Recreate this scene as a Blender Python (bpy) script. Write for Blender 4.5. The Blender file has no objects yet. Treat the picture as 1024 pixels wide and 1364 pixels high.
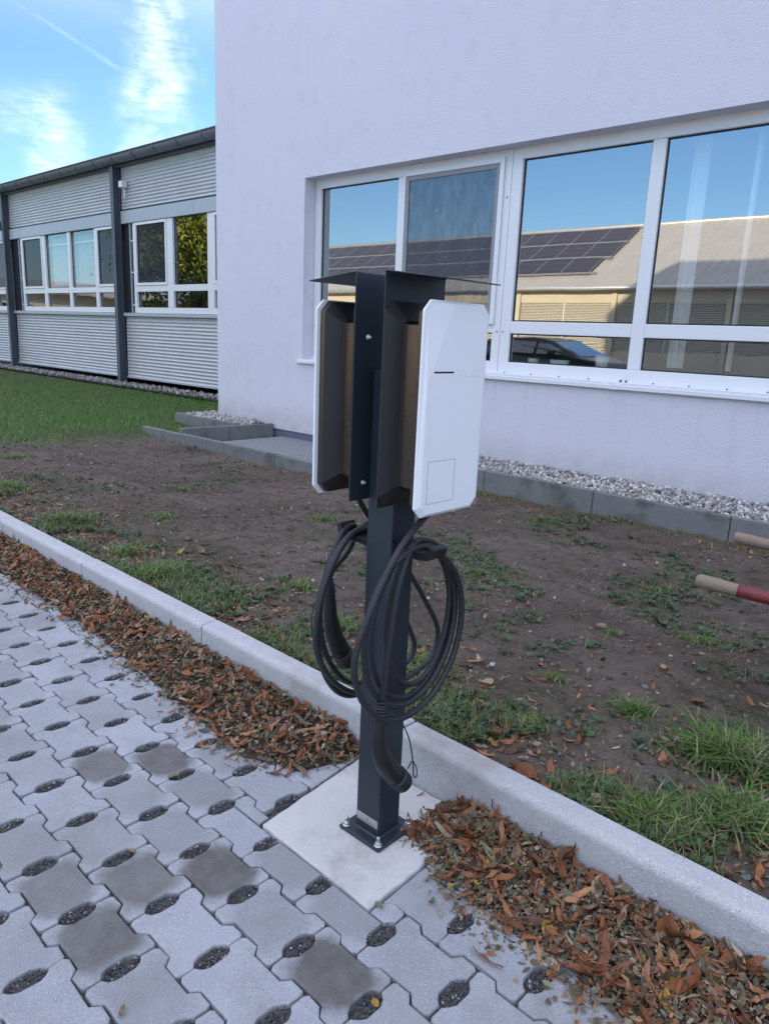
import bpy, bmesh, math, random
import numpy as np
from mathutils import Vector, Matrix, noise as mnoise
random.seed(7); rng = np.random.default_rng(7)
sc = bpy.context.scene
COL = sc.collection

# ------------------------------------------------------------------ camera
F_PX = 976.756
CAM = Vector((1.07683, -1.20586, 1.20888))
RV = Vector((0.73162657, 0.68037294, 0.04260549))
UV = Vector((-0.18819508, 0.14151204, 0.9718832))
FV = Vector((-0.65521384, 0.71907372, -0.2315768))
cam_d = bpy.data.cameras.new('camera'); cam = bpy.data.objects.new('camera', cam_d); COL.objects.link(cam)
M = Matrix.Identity(4)
for i in range(3):
    M[i][0] = RV[i]; M[i][1] = UV[i]; M[i][2] = -FV[i]; M[i][3] = CAM[i]
cam.matrix_world = M
cam_d.sensor_fit = 'HORIZONTAL'; cam_d.sensor_width = 36.0
cam_d.lens = F_PX / 1024 * 36.0
cam_d.clip_start = 0.05; cam_d.clip_end = 2000
sc.camera = cam

# ------------------------------------------------------------------ light
SUN_EL, SUN_AZ = 12.0, 13.0            # degrees; azimuth from +Y towards +X
sd = bpy.data.lights.new('sun', 'SUN'); sun = bpy.data.objects.new('sun', sd); COL.objects.link(sun)
sd.energy = 5.0; sd.angle = math.radians(0.5); sd.color = (1.0, 0.85, 0.66)
el, az = math.radians(SUN_EL), math.radians(SUN_AZ)
sdir = Vector((math.sin(az) * math.cos(el), math.cos(az) * math.cos(el), math.sin(el)))
sun.rotation_euler = (-sdir).to_track_quat('-Z', 'Y').to_euler()
sun.location = (0, 0, 30)
SKY_STRENGTH = 0.15
sc.view_settings.view_transform = 'Standard'; sc.view_settings.look = 'None'
sc.view_settings.gamma = 1.0; sc.view_settings.use_curve_mapping = False
sc.view_settings.exposure = 1.32
sc.render.engine = 'CYCLES'
sc.cycles.use_denoising = True
sc.cycles.max_bounces = 8; sc.cycles.diffuse_bounces = 4; sc.cycles.glossy_bounces = 4
sc.cycles.transparent_max_bounces = 12
sc.cycles.sample_clamp_indirect = 6.0

# ---- node helpers
class NT:
    def __init__(s, tree): s.t = tree; s.n = tree.nodes; s.l = tree.links
    def new(s, typ, **kw):
        n = s.n.new(typ)
        for k, v in kw.items():
            setattr(n, k, v)
        return n
    def put(s, sock, v):
        if hasattr(v, 'is_output'): s.l.new(v, sock)
        elif isinstance(v, tuple) and len(v) == 3 and sock.type == 'RGBA': sock.default_value = (*v, 1)
        else: sock.default_value = v
    def math(s, op, a, b=0.0, c=None, clamp=False):
        n = s.new('ShaderNodeMath', operation=op, use_clamp=clamp)
        s.put(n.inputs[0], a); s.put(n.inputs[1], b)
        if c is not None: s.put(n.inputs[2], c)
        return n.outputs[0]
    def mix(s, f, a, b, mode='MIX'):
        n = s.new('ShaderNodeMix', data_type='RGBA', blend_type=mode)
        s.put(n.inputs[0], f); s.put(n.inputs[6], a); s.put(n.inputs[7], b)
        return n.outputs[2]
    def ramp(s, f, stops):
        n = s.new('ShaderNodeValToRGB'); e = n.color_ramp.elements
        while len(e) < len(stops): e.new(0.5)
        for x, (p, c) in zip(e, stops):
            x.position = p; x.color = (*c, 1) if isinstance(c, tuple) else (c, c, c, 1)
        s.put(n.inputs[0], f); return n.outputs[0]
    def smooth(s, v, a, b):
        n = s.new('ShaderNodeMapRange', interpolation_type='SMOOTHSTEP')
        s.put(n.inputs[0], v); n.inputs[1].default_value = a; n.inputs[2].default_value = b
        n.inputs[3].default_value = 0.0; n.inputs[4].default_value = 1.0
        return n.outputs[0]
    def noise(s, vec, scale, detail=3.0, rough=0.55, dist=0.0):
        n = s.new('ShaderNodeTexNoise'); s.put(n.inputs['Vector'], vec)
        n.inputs['Scale'].default_value = scale; n.inputs['Detail'].default_value = detail
        n.inputs['Roughness'].default_value = rough; n.inputs['Distortion'].default_value = dist
        return n.outputs[0]
    def voro(s, vec, scale, feature='F1', out=0, rnd=1.0):
        n = s.new('ShaderNodeTexVoronoi', feature=feature); s.put(n.inputs['Vector'], vec)
        n.inputs['Scale'].default_value = scale; n.inputs['Randomness'].default_value = rnd
        return n.outputs[out]
    def map(s, vec, scale=(1, 1, 1), rot=(0, 0, 0), loc=(0, 0, 0)):
        n = s.new('ShaderNodeMapping'); s.put(n.inputs[0], vec)
        n.inputs[1].default_value = loc; n.inputs[2].default_value = rot; n.inputs[3].default_value = scale
        return n.outputs[0]
    def bump(s, h, strength, dist):
        n = s.new('ShaderNodeBump'); s.put(n.inputs['Height'], h)
        n.inputs['Strength'].default_value = strength; n.inputs['Distance'].default_value = dist
        return n.outputs[0]
    def coord(s, which='Object'):
        return s.new('ShaderNodeTexCoord').outputs[which]
    def pos(s): return s.new('ShaderNodeNewGeometry').outputs['Position']
    def sep(s, v):
        n = s.new('ShaderNodeSeparateXYZ'); s.put(n.inputs[0], v); return n.outputs
    def comb(s, x, y, z):
        n = s.new('ShaderNodeCombineXYZ')
        s.put(n.inputs[0], x); s.put(n.inputs[1], y); s.put(n.inputs[2], z); return n.outputs[0]

# ---- world: Nishita sky with thin cirrus in view, bright cloud added overhead
w = bpy.data.worlds.new('World'); sc.world = w; w.use_nodes = True
t = NT(w.node_tree); t.n.clear()
sky = t.new('ShaderNodeTexSky', sky_type='NISHITA', sun_disc=False)
sky.sun_elevation = el; sky.sun_rotation = az
sky.altitude = 200; sky.air_density = 0.95; sky.dust_density = 0.45; sky.ozone_density = 3.6
d = t.coord('Generated'); dx, dy, dz = t.sep(d)
azn = t.math('MULTIPLY', t.math('ARCTAN2', dx, dy), 180 / math.pi)
eln = t.math('MULTIPLY', t.math('ARCSINE', dz), 180 / math.pi)
zc = t.math('MAXIMUM', dz, 0.05)
flat = t.comb(t.math('DIVIDE', dx, zc), t.math('DIVIDE', dy, zc), 0.0)
def streak(a0, e0, a1, e1, wid, nscale, thr):
    # soft band between two directions of the sky
    ax, ay = a1 - a0, e1 - e0; L = math.hypot(ax, ay); ux, uy = ax / L, ay / L
    ra = t.math('SUBTRACT', azn, a0); re = t.math('SUBTRACT', eln, e0)
    along = t.math('ADD', t.math('MULTIPLY', ra, ux), t.math('MULTIPLY', re, uy))
    acr = t.math('SUBTRACT', t.math('MULTIPLY', ra, -uy), t.math('MULTIPLY', re, -ux))
    wob = t.math('MULTIPLY', t.math('SUBTRACT', t.noise(t.comb(azn, eln, 0.0), 0.35, 3), 0.5), wid * 1.6)
    acr = t.math('ADD', acr, wob)
    m = t.math('MULTIPLY', t.math('SUBTRACT', 1.0, t.smooth(t.math('ABSOLUTE', acr), wid * 0.05, wid * 1.25)),
               t.math('MULTIPLY', t.smooth(along, -1.5, 1.0), t.math('SUBTRACT', 1.0, t.smooth(along, L - 1.0, L + 1.5))))
    ae = t.comb(azn, eln, 0.0)
    body = t.noise(t.map(ae, scale=(0.55, 0.42, 1), rot=(0, 0, 0.35)), nscale, 4, 0.5, 0.1)
    fib = t.noise(t.map(ae, scale=(0.42, 1.9, 1), rot=(0, 0, 0.42)), nscale, 6, 0.58, 0.25)
    fine = t.noise(t.map(ae, scale=(1.1, 5.5, 1), rot=(0, 0, 0.5)), nscale, 4, 0.55, 0.15)
    fib = t.math('ADD', t.math('MULTIPLY', body, 0.45), t.math('ADD', t.math('MULTIPLY', fib, 0.37), t.math('MULTIPLY', fine, 0.18)))
    return t.math('MULTIPLY', m, t.math('MULTIPLY', t.smooth(fib, thr - 0.04, thr + 0.34), 0.85))
c1 = streak(-59.3, 13.4, -58.6, 32.0, 2.7, 0.9, 0.36)
c2 = streak(-65.0, 7.0, -66.9, 14.0, 2.6, 0.7, 0.38)
c4 = streak(-61.5, 8.0, -58.0, 13.5, 2.2, 0.8, 0.40)
c3 = t.math('MULTIPLY', streak(-69.0, 19.3, -61.3, 16.1, 0.22, 0.8, 0.32), 0.22)
# bright cirrus cover added over the unseen upper sky to lift the shade
fill_cirrus = t.noise(t.map(flat, scale=(1.1, 0.35, 1), rot=(0, 0, 0.4)), 1.6, 6, 0.6, 0.8)
fill_cirrus = t.math('MULTIPLY', t.math('MULTIPLY', t.smooth(fill_cirrus, 0.24, 0.54), t.smooth(eln, 16, 32)), 1.38)
cl = t.math('MAXIMUM', t.math('MAXIMUM', c1, c2), t.math('MAXIMUM', t.math('MAXIMUM', c3, c4), fill_cirrus))
cl = t.math('MULTIPLY', cl, 0.72, clamp=True)
CLOUD_COL = (4.8, 5.0, 6.2)
skyc = t.mix(cl, sky.outputs[0], CLOUD_COL)
bg = t.new('ShaderNodeBackground'); t.put(bg.inputs[0], skyc); bg.inputs[1].default_value = SKY_STRENGTH
out = t.new('ShaderNodeOutputWorld'); t.l.new(bg.outputs[0], out.inputs[0])

# ------------------------------------------------------------------ materials
def mat(name, build):
    m = bpy.data.materials.new(name); m.use_nodes = True
    t = NT(m.node_tree); t.n.clear()
    o = t.new('ShaderNodeOutputMaterial'); b = t.new('ShaderNodeBsdfPrincipled')
    t.l.new(b.outputs[0], o.inputs[0])
    build(t, b, o); return m
def I(b, name): return b.inputs[name]
def simple(name, col, rough=0.5, metal=0.0, spec=0.5, var=0.06, scale=8.0, bump=0.0, bscale=300.0, bdist=0.0005, rvar=0.08):
    def f(t, b, o):
        p = t.pos()
        n = t.noise(p, scale, 4)
        t.put(I(b, 'Base Color'), t.mix(n, tuple(c * (1 - var * 2) for c in col), tuple(min(1, c * (1 + var * 2)) for c in col)))
        t.put(I(b, 'Roughness'), t.math('ADD', rough - rvar, t.math('MULTIPLY', t.noise(p, scale * 3, 3), 2 * rvar)))
        I(b, 'Metallic').default_value = metal; I(b, 'Specular IOR Level').default_value = spec
        if bump: t.put(I(b, 'Normal'), t.bump(t.noise(p, bscale, 2), bump, bdist))
    return mat(name, f)

def m_plaster(t, b, o):
    p = t.pos()
    big = t.noise(p, 0.7, 4); mid = t.noise(p, 6, 4)
    c = t.mix(big, (0.715, 0.705, 0.765), (0.775, 0.76, 0.815))
    c = t.mix(t.math('MULTIPLY', t.smooth(mid, 0.5, 0.8), 0.25), c, (0.58, 0.56, 0.60))
    z = t.sep(p)[2]
    streaks = t.noise(t.map(p, scale=(6, 6, 0.25)), 2.0, 4)
    c = t.mix(t.math('MULTIPLY', t.smooth(streaks, 0.52, 0.8), 0.09), c, (0.50, 0.49, 0.52))
    # run-off marks that start below the sill
    sx = t.noise(t.map(p, scale=(9, 1, 0.35)), 2.2, 5, 0.6)
    sm_ = t.math('MULTIPLY', t.smooth(sx, 0.5, 0.72), t.math('MULTIPLY', t.smooth(z, 0.45, 0.85), t.math('SUBTRACT', 1.0, t.smooth(z, 0.875, 0.88))))
    c = t.mix(t.math('MULTIPLY', sm_, 0.16), c, (0.40, 0.385, 0.40))
    splash = t.math('MULTIPLY', t.math('SUBTRACT', 1.0, t.smooth(z, 0.08, 0.45)), t.math('MULTIPLY', t.noise(p, 9, 5), 0.75))
    c = t.mix(splash, c, (0.40, 0.37, 0.35))
    t.put(I(b, 'Base Color'), c)
    I(b, 'Roughness').default_value = 0.9; I(b, 'Specular IOR Level').default_value = 0.2
    v = t.voro(p, 170.0); n2 = t.noise(p, 75, 5, 0.7)
    h = t.math('ADD', t.math('MULTIPLY', v, 0.5), n2)
    t.put(I(b, 'Normal'), t.bump(h, 1.0, 0.008))
PLASTER = mat('rough_plaster', m_plaster)

def concrete(name, c0, c1, spot=0.35, rough=0.88, pits=0.5, stain=(0.2, 0.19, 0.17), stainamt=0.25, grain=900.0):
    def f(t, b, o):
        p = t.pos()
        c = t.mix(t.noise(p, 7, 5), c0, c1)
        sp = t.noise(p, grain * 0.55, 2, 0.6)
        c = t.mix(t.math('MULTIPLY', t.smooth(sp, 0.54, 0.68), spot), c, tuple(x * 0.35 for x in c0))
        c = t.mix(t.math('MULTIPLY', t.smooth(t.noise(t.map(p, loc=(3, 5, 1)), grain * 0.4, 2, 0.6), 0.58, 0.7), spot * 1.2), c, tuple(min(1, x * 1.55) for x in c1))
        c = t.mix(t.math('MULTIPLY', t.smooth(t.noise(p, 3.2, 6, 0.65), 0.5, 0.72), stainamt), c, stain)
        t.put(I(b, 'Base Color'), c)
        I(b, 'Roughness').default_value = rough; I(b, 'Specular IOR Level').default_value = 0.3
        h = t.math('ADD', t.noise(p, 220, 4, 0.7), t.math('MULTIPLY', t.noise(p, 30, 4), 1.2))
        t.put(I(b, 'Normal'), t.bump(h, pits, 0.0035))
    return mat(name, f)
KERB = concrete('kerb_granite_concrete', (0.40, 0.405, 0.415), (0.53, 0.53, 0.53), 0.5, stain=(0.30, 0.255, 0.225), stainamt=0.62, grain=560)
EDGING = concrete('old_edging_concrete', (0.15, 0.155, 0.15), (0.23, 0.235, 0.225), 0.3, stain=(0.075, 0.08, 0.06), stainamt=0.85)
PADM = concrete('pad_concrete', (0.50, 0.49, 0.47), (0.66, 0.645, 0.62), 0.15, stain=(0.24, 0.225, 0.20), stainamt=0.6, pits=0.6)

def m_paver(t, b, o):
    p = t.pos(); lo = t.coord('Object')
    oi = t.new('ShaderNodeObjectInfo'); rnd = oi.outputs['Random']
    st = t.sep(oi.outputs['Color'])[0] if False else None
    sepc = t.new('ShaderNodeSeparateColor'); t.l.new(oi.outputs['Color'], sepc.inputs[0]); wet = sepc.outputs[0]
    c = t.mix(t.noise(p, 9, 5, 0.6), (0.36, 0.375, 0.405), (0.48, 0.495, 0.525))
    c = t.mix(t.math('MULTIPLY', rnd, 0.5), c, (0.27, 0.28, 0.295))
    c = t.mix(t.math('MULTIPLY', t.smooth(t.noise(t.map(p, loc=(9, 4, 0)), 1.7, 5, 0.65), 0.42, 0.68), 0.4), c, (0.225, 0.22, 0.21))
    # fine aggregate
    s1 = t.noise(p, 290, 3, 0.7); s2 = t.noise(t.map(p, loc=(2, 7, 3)), 250, 3, 0.7)
    c = t.mix(t.math('MULTIPLY', t.smooth(s1, 0.53, 0.66), 0.6), c, (0.15, 0.155, 0.16))
    c = t.mix(t.math('MULTIPLY', t.smooth(s2, 0.57, 0.68), 0.6), c, (0.66, 0.67, 0.68))
    # brown-black soiling that keeps to the middle of some stones
    x, y, z = t.sep(lo)
    ax_, ay_ = t.math('ABSOLUTE', t.math('DIVIDE', x, 0.088)), t.math('ABSOLUTE', t.math('DIVIDE', y, 0.074))
    r = t.math('POWER', t.math('ADD', t.math('POWER', ax_, 3.2), t.math('POWER', ay_, 3.2)), 0.3125)
    r = t.math('ADD', r, t.math('MULTIPLY', t.math('SUBTRACT', t.noise(p, 13, 6, 0.65), 0.5), 0.9))
    m = t.math('MULTIPLY', t.math('SUBTRACT', 1.0, t.smooth(r, 0.72, 1.18)), wet)
    m = t.math('MULTIPLY', m, t.math('ADD', 0.55, t.math('MULTIPLY', t.noise(p, 22, 6, 0.7), 0.8)), clamp=True)
    c = t.mix(m, c, (0.118, 0.110, 0.097))
    # dull dirt film that varies from stone to stone
    c = t.mix(t.math('MULTIPLY', t.smooth(t.noise(p, 5, 6, 0.7), 0.45, 0.7), 0.35), c, (0.21, 0.205, 0.195))
    # pale scuffs
    sc_ = t.smooth(t.noise(t.map(p, scale=(1, 2.2, 1), rot=(0, 0, 0.6)), 38, 5, 0.75), 0.70, 0.79)
    sc_ = t.math('MULTIPLY', sc_, t.smooth(t.noise(p, 5, 2), 0.46, 0.58))
    c = t.mix(t.math('MULTIPLY', sc_, 0.8), c, (0.62, 0.63, 0.64))
    t.put(I(b, 'Base Color'), c)
    t.put(I(b, 'Roughness'), t.math('SUBTRACT', 0.86, t.math('MULTIPLY', m, 0.25)))
    I(b, 'Specular IOR Level').default_value = 0.35
    h = t.math('ADD', t.noise(p, 330, 3, 0.7), t.math('MULTIPLY', t.noise(p, 45, 3), 0.8))
    t.put(I(b, 'Normal'), t.bump(h, 0.8, 0.0028))
PAVER = mat('paving_concrete', m_paver)

def m_soil(t, b, o):
    p = t.pos()
    n1 = t.noise(p, 1.3, 5, 0.6); n2 = t.noise(p, 11, 6, 0.65); n3 = t.noise(p, 70, 4, 0.7)
    c = t.mix(t.smooth(n1, 0.3, 0.7), (0.140, 0.109, 0.087), (0.235, 0.190, 0.155))
    c = t.mix(t.math('MULTIPLY', t.smooth(n2, 0.42, 0.7), 0.6), c, (0.066, 0.050, 0.040))
    c = t.mix(t.math('MULTIPLY', t.smooth(n3, 0.58, 0.72), 0.5), c, (0.25, 0.215, 0.185))
    v = t.voro(p, 55.0, 'F1', 0)
    c = t.mix(t.math('MULTIPLY', t.math('SUBTRACT', 1.0, t.smooth(v, 0.1, 0.17)), t.smooth(t.noise(p, 23, 2), 0.55, 0.65)), c, (0.40, 0.37, 0.33))
    # turf thatch where the lawn begins
    x, y, z = t.sep(p)
    g = t.smooth(t.math('ADD', x, t.math('MULTIPLY', t.math('SUBTRACT', t.noise(p, 0.9, 4), 0.5), 2.2)), -6.2, -7.4)
    c = t.mix(t.math('MULTIPLY', g, 0.8), c, t.mix(n2, (0.045, 0.085, 0.02), (0.085, 0.13, 0.04)))
    # thin moss and seedlings in patches
    mo = t.math('MULTIPLY', t.smooth(t.noise(t.map(p, loc=(5, 2, 0)), 1.9, 5, 0.65), 0.52, 0.66), t.smooth(t.noise(p, 30, 4), 0.4, 0.6))
    c = t.mix(t.math('MULTIPLY', mo, 0.7), c, (0.095, 0.105, 0.045))
    t.put(I(b, 'Base Color'), c); I(b, 'Roughness').default_value = 0.95; I(b, 'Specular IOR Level').default_value = 0.2
    h = t.math('ADD', t.math('MULTIPLY', t.noise(p, 24, 6, 0.7), 1.5), t.noise(p, 110, 4, 0.7))
    h = t.math('SUBTRACT', h, t.math('MULTIPLY', t.voro(t.map(p, scale=(1, 1, 1)), 42.0), 0.7))
    t.put(I(b, 'Normal'), t.bump(h, 1.0, 0.022))
SOIL = mat('bare_soil', m_soil)

def m_grit(t, b, o):
    p = t.pos(); v = t.voro(p, 210.0, 'F1', 1)
    c = t.mix(t.sep(v)[0], (0.035, 0.034, 0.036), (0.13, 0.125, 0.125))
    t.put(I(b, 'Base Color'), c); I(b, 'Roughness').default_value = 0.85
    t.put(I(b, 'Normal'), t.bump(t.voro(p, 210.0), 1.0, 0.004))
GRIT = mat('dark_grit', m_grit)

def vcol(name, rough=0.7, spec=0.3, sheen=0.0, trans=0.0, vein=0.0, bump=0.0):
    def f(t, b, o):
        a = t.new('ShaderNodeAttribute', attribute_name='Col'); p = t.pos()
        c = t.mix(t.noise(p, 120, 4, 0.6), a.outputs[0], a.outputs[0])
        k = t.math('ADD', 0.7, t.math('MULTIPLY', t.noise(p, 90, 4, 0.65), 0.6))
        mul = t.new('ShaderNodeMix', data_type='RGBA', blend_type='MULTIPLY'); mul.inputs[0].default_value = 1.0
        t.put(mul.inputs[6], a.outputs[0]); t.put(mul.inputs[7], t.comb(k, k, k))
        t.put(I(b, 'Base Color'), mul.outputs[2]); I(b, 'Roughness').default_value = rough
        I(b, 'Specular IOR Level').default_value = spec
        if bump: t.put(I(b, 'Normal'), t.bump(t.noise(p, 260, 3), bump, 0.001))
        if trans:
            tr = t.new('ShaderNodeBsdfTranslucent'); t.put(tr.inputs[0], mul.outputs[2])
            mx = t.new('ShaderNodeMixShader'); mx.inputs[0].default_value = trans
            t.l.new(b.outputs[0], mx.inputs[1]); t.l.new(tr.outputs[0], mx.inputs[2]); t.l.new(mx.outputs[0], o.inputs[0])
    return mat(name, f)
LEAF = vcol('dry_leaf', 0.62, 0.35, trans=0.12, bump=0.4)
GRASS = vcol('grass_blade', 0.55, 0.35, trans=0.25)
PEBBLE = vcol('pebble_stone', 0.75, 0.35, bump=0.3)

ANTH = simple('anthracite_coated_steel', (0.0185, 0.026, 0.036), 0.42, 0.0, 0.5, 0.10, 6, 0.12, 900, 0.0002)
ANTHP = simple('anthracite_painted_column', (0.085, 0.097, 0.125), 0.5, 0.0, 0.5, 0.08, 3)
BODY = simple('dark_bronze_housing', (0.098, 0.086, 0.077), 0.28, 1.0, 0.5, 0.03, 9, rvar=0.02)
SLOPE_SHADE = simple('painted_slope_shade', (0.030, 0.027, 0.028), 0.38, 0.2, 0.5, 0.03, 9, rvar=0.02)
WHITE = simple('white_cover_plastic', (0.84, 0.84, 0.85), 0.38, 0.0, 0.5, 0.012, 4, 0.05, 1800, 0.0001)
SEAM = simple('dark_seam', (0.10, 0.10, 0.11), 0.6)
LEDM = simple('dark_light_bar', (0.012, 0.012, 0.015), 0.2)
RUBBER = simple('black_cable_rubber', (0.022, 0.022, 0.026), 0.5, 0.0, 0.45, 0.1, 20, 0.1, 700, 0.0002)
PLUGM = simple('black_plug_plastic', (0.013, 0.013, 0.015), 0.42, 0.0, 0.5)
ZINC = simple('galvanised_steel', (0.55, 0.57, 0.58), 0.32, 0.9, 0.5, 0.1, 60)
PLATEM = simple('brushed_name_plate', (0.48, 0.46, 0.42), 0.4, 0.6, 0.5, 0.05, 40)
INK = simple('black_print', (0.02, 0.02, 0.02), 0.6)
PVC = simple('white_window_frame', (0.74, 0.755, 0.76), 0.35, 0.0, 0.5, 0.015, 5)
GASKET = simple('window_gasket', (0.02, 0.02, 0.022), 0.6)
GREYF = simple('grey_screen_frame', (0.26, 0.26, 0.27), 0.5)
PLINTH = simple('blue_grey_plinth', (0.13, 0.14, 0.19), 0.85, var=0.1)
ALUCLAD = simple('corrugated_aluminium', (0.56, 0.575, 0.59), 0.42, 0.35, 0.5, 0.05, 2.0)
FASCIA = simple('grey_fascia_sheet', (0.42, 0.46, 0.50), 0.45, 0.2, 0.5, 0.02, 2)
GUTTERM = simple('grey_gutter_zinc', (0.20, 0.21, 0.225), 0.5, 0.2, 0.5, 0.1, 3)
DARKP = simple('dark_blue_panel', (0.016, 0.02, 0.036), 0.5)
ROOM = simple('room_interior', (0.13, 0.125, 0.12), 0.9, var=0.05, scale=1.0)
CURT = simple('blue_grey_curtain', (0.40, 0.46, 0.56), 0.9, var=0.05, scale=20)
POTW = simple('white_plant_pot', (0.78, 0.78, 0.76), 0.4)
ROOFM = simple('grey_metal_roof', (0.50, 0.47, 0.42), 0.5, 0.1, 0.4, 0.06, 1.2)
FACADE = simple('cream_facade', (0.62, 0.54, 0.40), 0.85, var=0.05, scale=1.5)
BLIND = simple('cream_blind_slat', (0.66, 0.60, 0.48), 0.5)
PV = simple('solar_cell_blue', (0.030, 0.026, 0.036), 0.25, 0.0, 0.5, 0.06, 3)
ALU = simple('bright_aluminium', (0.66, 0.64, 0.60), 0.4, 0.6, 0.5)
ASPH = simple('asphalt', (0.06, 0.06, 0.062), 0.9, var=0.2, scale=40)
PARK = simple('parking_pavers', (0.27, 0.275, 0.28), 0.88, var=0.15, scale=9)
CARP = simple('black_car_paint', (0.012, 0.013, 0.016), 0.2, 0.2, 0.6)
TYRE = simple('tyre_rubber', (0.02, 0.02, 0.02), 0.8)
BARK = simple('tree_bark', (0.09, 0.07, 0.05), 0.9, var=0.2, scale=30, bump=0.8, bscale=40, bdist=0.02)
REDP = simple('red_painted_tube', (0.17, 0.028, 0.03), 0.5, var=0.2, scale=60)
STEELT = simple('green_barrow_tray', (0.03, 0.09, 0.05), 0.5)
PVFRAME = simple('dull_panel_frame', (0.30, 0.29, 0.285), 0.5, 0.2, 0.4)
MESHM = simple('galvanised_grating', (0.48, 0.49, 0.48), 0.5, 0.5)

def m_wood(t, b, o):
    p = t.coord('Object')
    n = t.noise(t.map(p, scale=(6, 60, 60)), 3, 5, 0.6)
    c = t.mix(n, (0.17, 0.125, 0.085), (0.31, 0.245, 0.18))
    c = t.mix(t.math('MULTIPLY', t.smooth(t.noise(p, 22, 4), 0.55, 0.75), 0.5), c, (0.14, 0.10, 0.075))
    t.put(I(b, 'Base Color'), c); I(b, 'Roughness').default_value = 0.75
    t.put(I(b, 'Normal'), t.bump(n, 0.3, 0.002))
WOOD = mat('weathered_wood', m_wood)

def glass(name, base, fres, tint=(0.75, 0.8, 0.8), wav=0.0, wscale=0.5, film=None, filmamt=0.0, rough=0.0, stretch=(1, 1, 1), ripple=0.0, dirt=0.0):
    m = bpy.data.materials.new(name); m.use_nodes = True
    t = NT(m.node_tree); t.n.clear()
    o = t.new('ShaderNodeOutputMaterial')
    gl = t.new('ShaderNodeBsdfGlossy'); gl.inputs['Roughness'].default_value = rough
    gl.inputs['Color'].default_value = (0.93, 0.97, 1.0, 1)
    tr = t.new('ShaderNodeBsdfTransparent'); tr.inputs[0].default_value = (*tint, 1)
    lw = t.new('ShaderNodeLayerWeight'); lw.inputs[0].default_value = 0.5
    sch = t.math('ADD', 0.04, t.math('MULTIPLY', t.math('POWER', lw.outputs['Facing'], 5.0), 0.96))
    fac = t.math('ADD', base, t.math('MULTIPLY', sch, fres), clamp=True)
    p = t.pos()
    if ripple: fac = t.math('MULTIPLY', fac, t.math('ADD', 0.6, t.math('MULTIPLY', t.smooth(t.noise(t.map(p, scale=(7, 1, 2.6), rot=(0, 0.25, 0)), 2.2, 3, 0.5, 0.6), 0.25, 0.75), ripple)))
    if wav:
        nrm = t.bump(t.noise(t.map(p, scale=stretch), wscale, 2, 0.4), 1.0, wav)
        t.l.new(nrm, gl.inputs['Normal'])
    under = tr.outputs[0]
    if film:
        df = t.new('ShaderNodeBsdfDiffuse'); df.inputs[0].default_value = (*film, 1)
        mx0 = t.new('ShaderNodeMixShader'); mx0.inputs[0].default_value = filmamt
        t.l.new(under, mx0.inputs[1]); t.l.new(df.outputs[0], mx0.inputs[2]); under = mx0.outputs[0]
    mx = t.new('ShaderNodeMixShader'); t.put(mx.inputs[0], fac)
    t.l.new(under, mx.inputs[1]); t.l.new(gl.outputs[0], mx.inputs[2]); t.l.new(mx.outputs[0], o.inputs[0])
    return m
GLASS = glass('window_glass', 0.22, 2.2, wav=0.0006, wscale=0.9)
GLASSLOW = glass('window_glass_low', 0.18, 2.2, wav=0.0009, wscale=1.6, stretch=(0.6, 1, 2.2))
GLASSH = glass('hall_window_glass', 0.06, 2.0, wav=0.0025, wscale=0.9)
SCREEN = glass('window_with_insect_screen', 0.06, 2.0, tint=(0.3, 0.32, 0.34), wav=0.0007, wscale=1.8, film=(0.055, 0.065, 0.085), filmamt=0.85, ripple=0.3, stretch=(1.6, 1, 0.4))
SCREENH = glass('hall_window_with_screen', 0.0, 0.6, tint=(0.3, 0.3, 0.32), wav=0.003, wscale=1.5, film=(0.055, 0.06, 0.075), filmamt=0.6)
CARGLASS = glass('car_glass', 0.12, 1.5, tint=(0.25, 0.3, 0.28))

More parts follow.
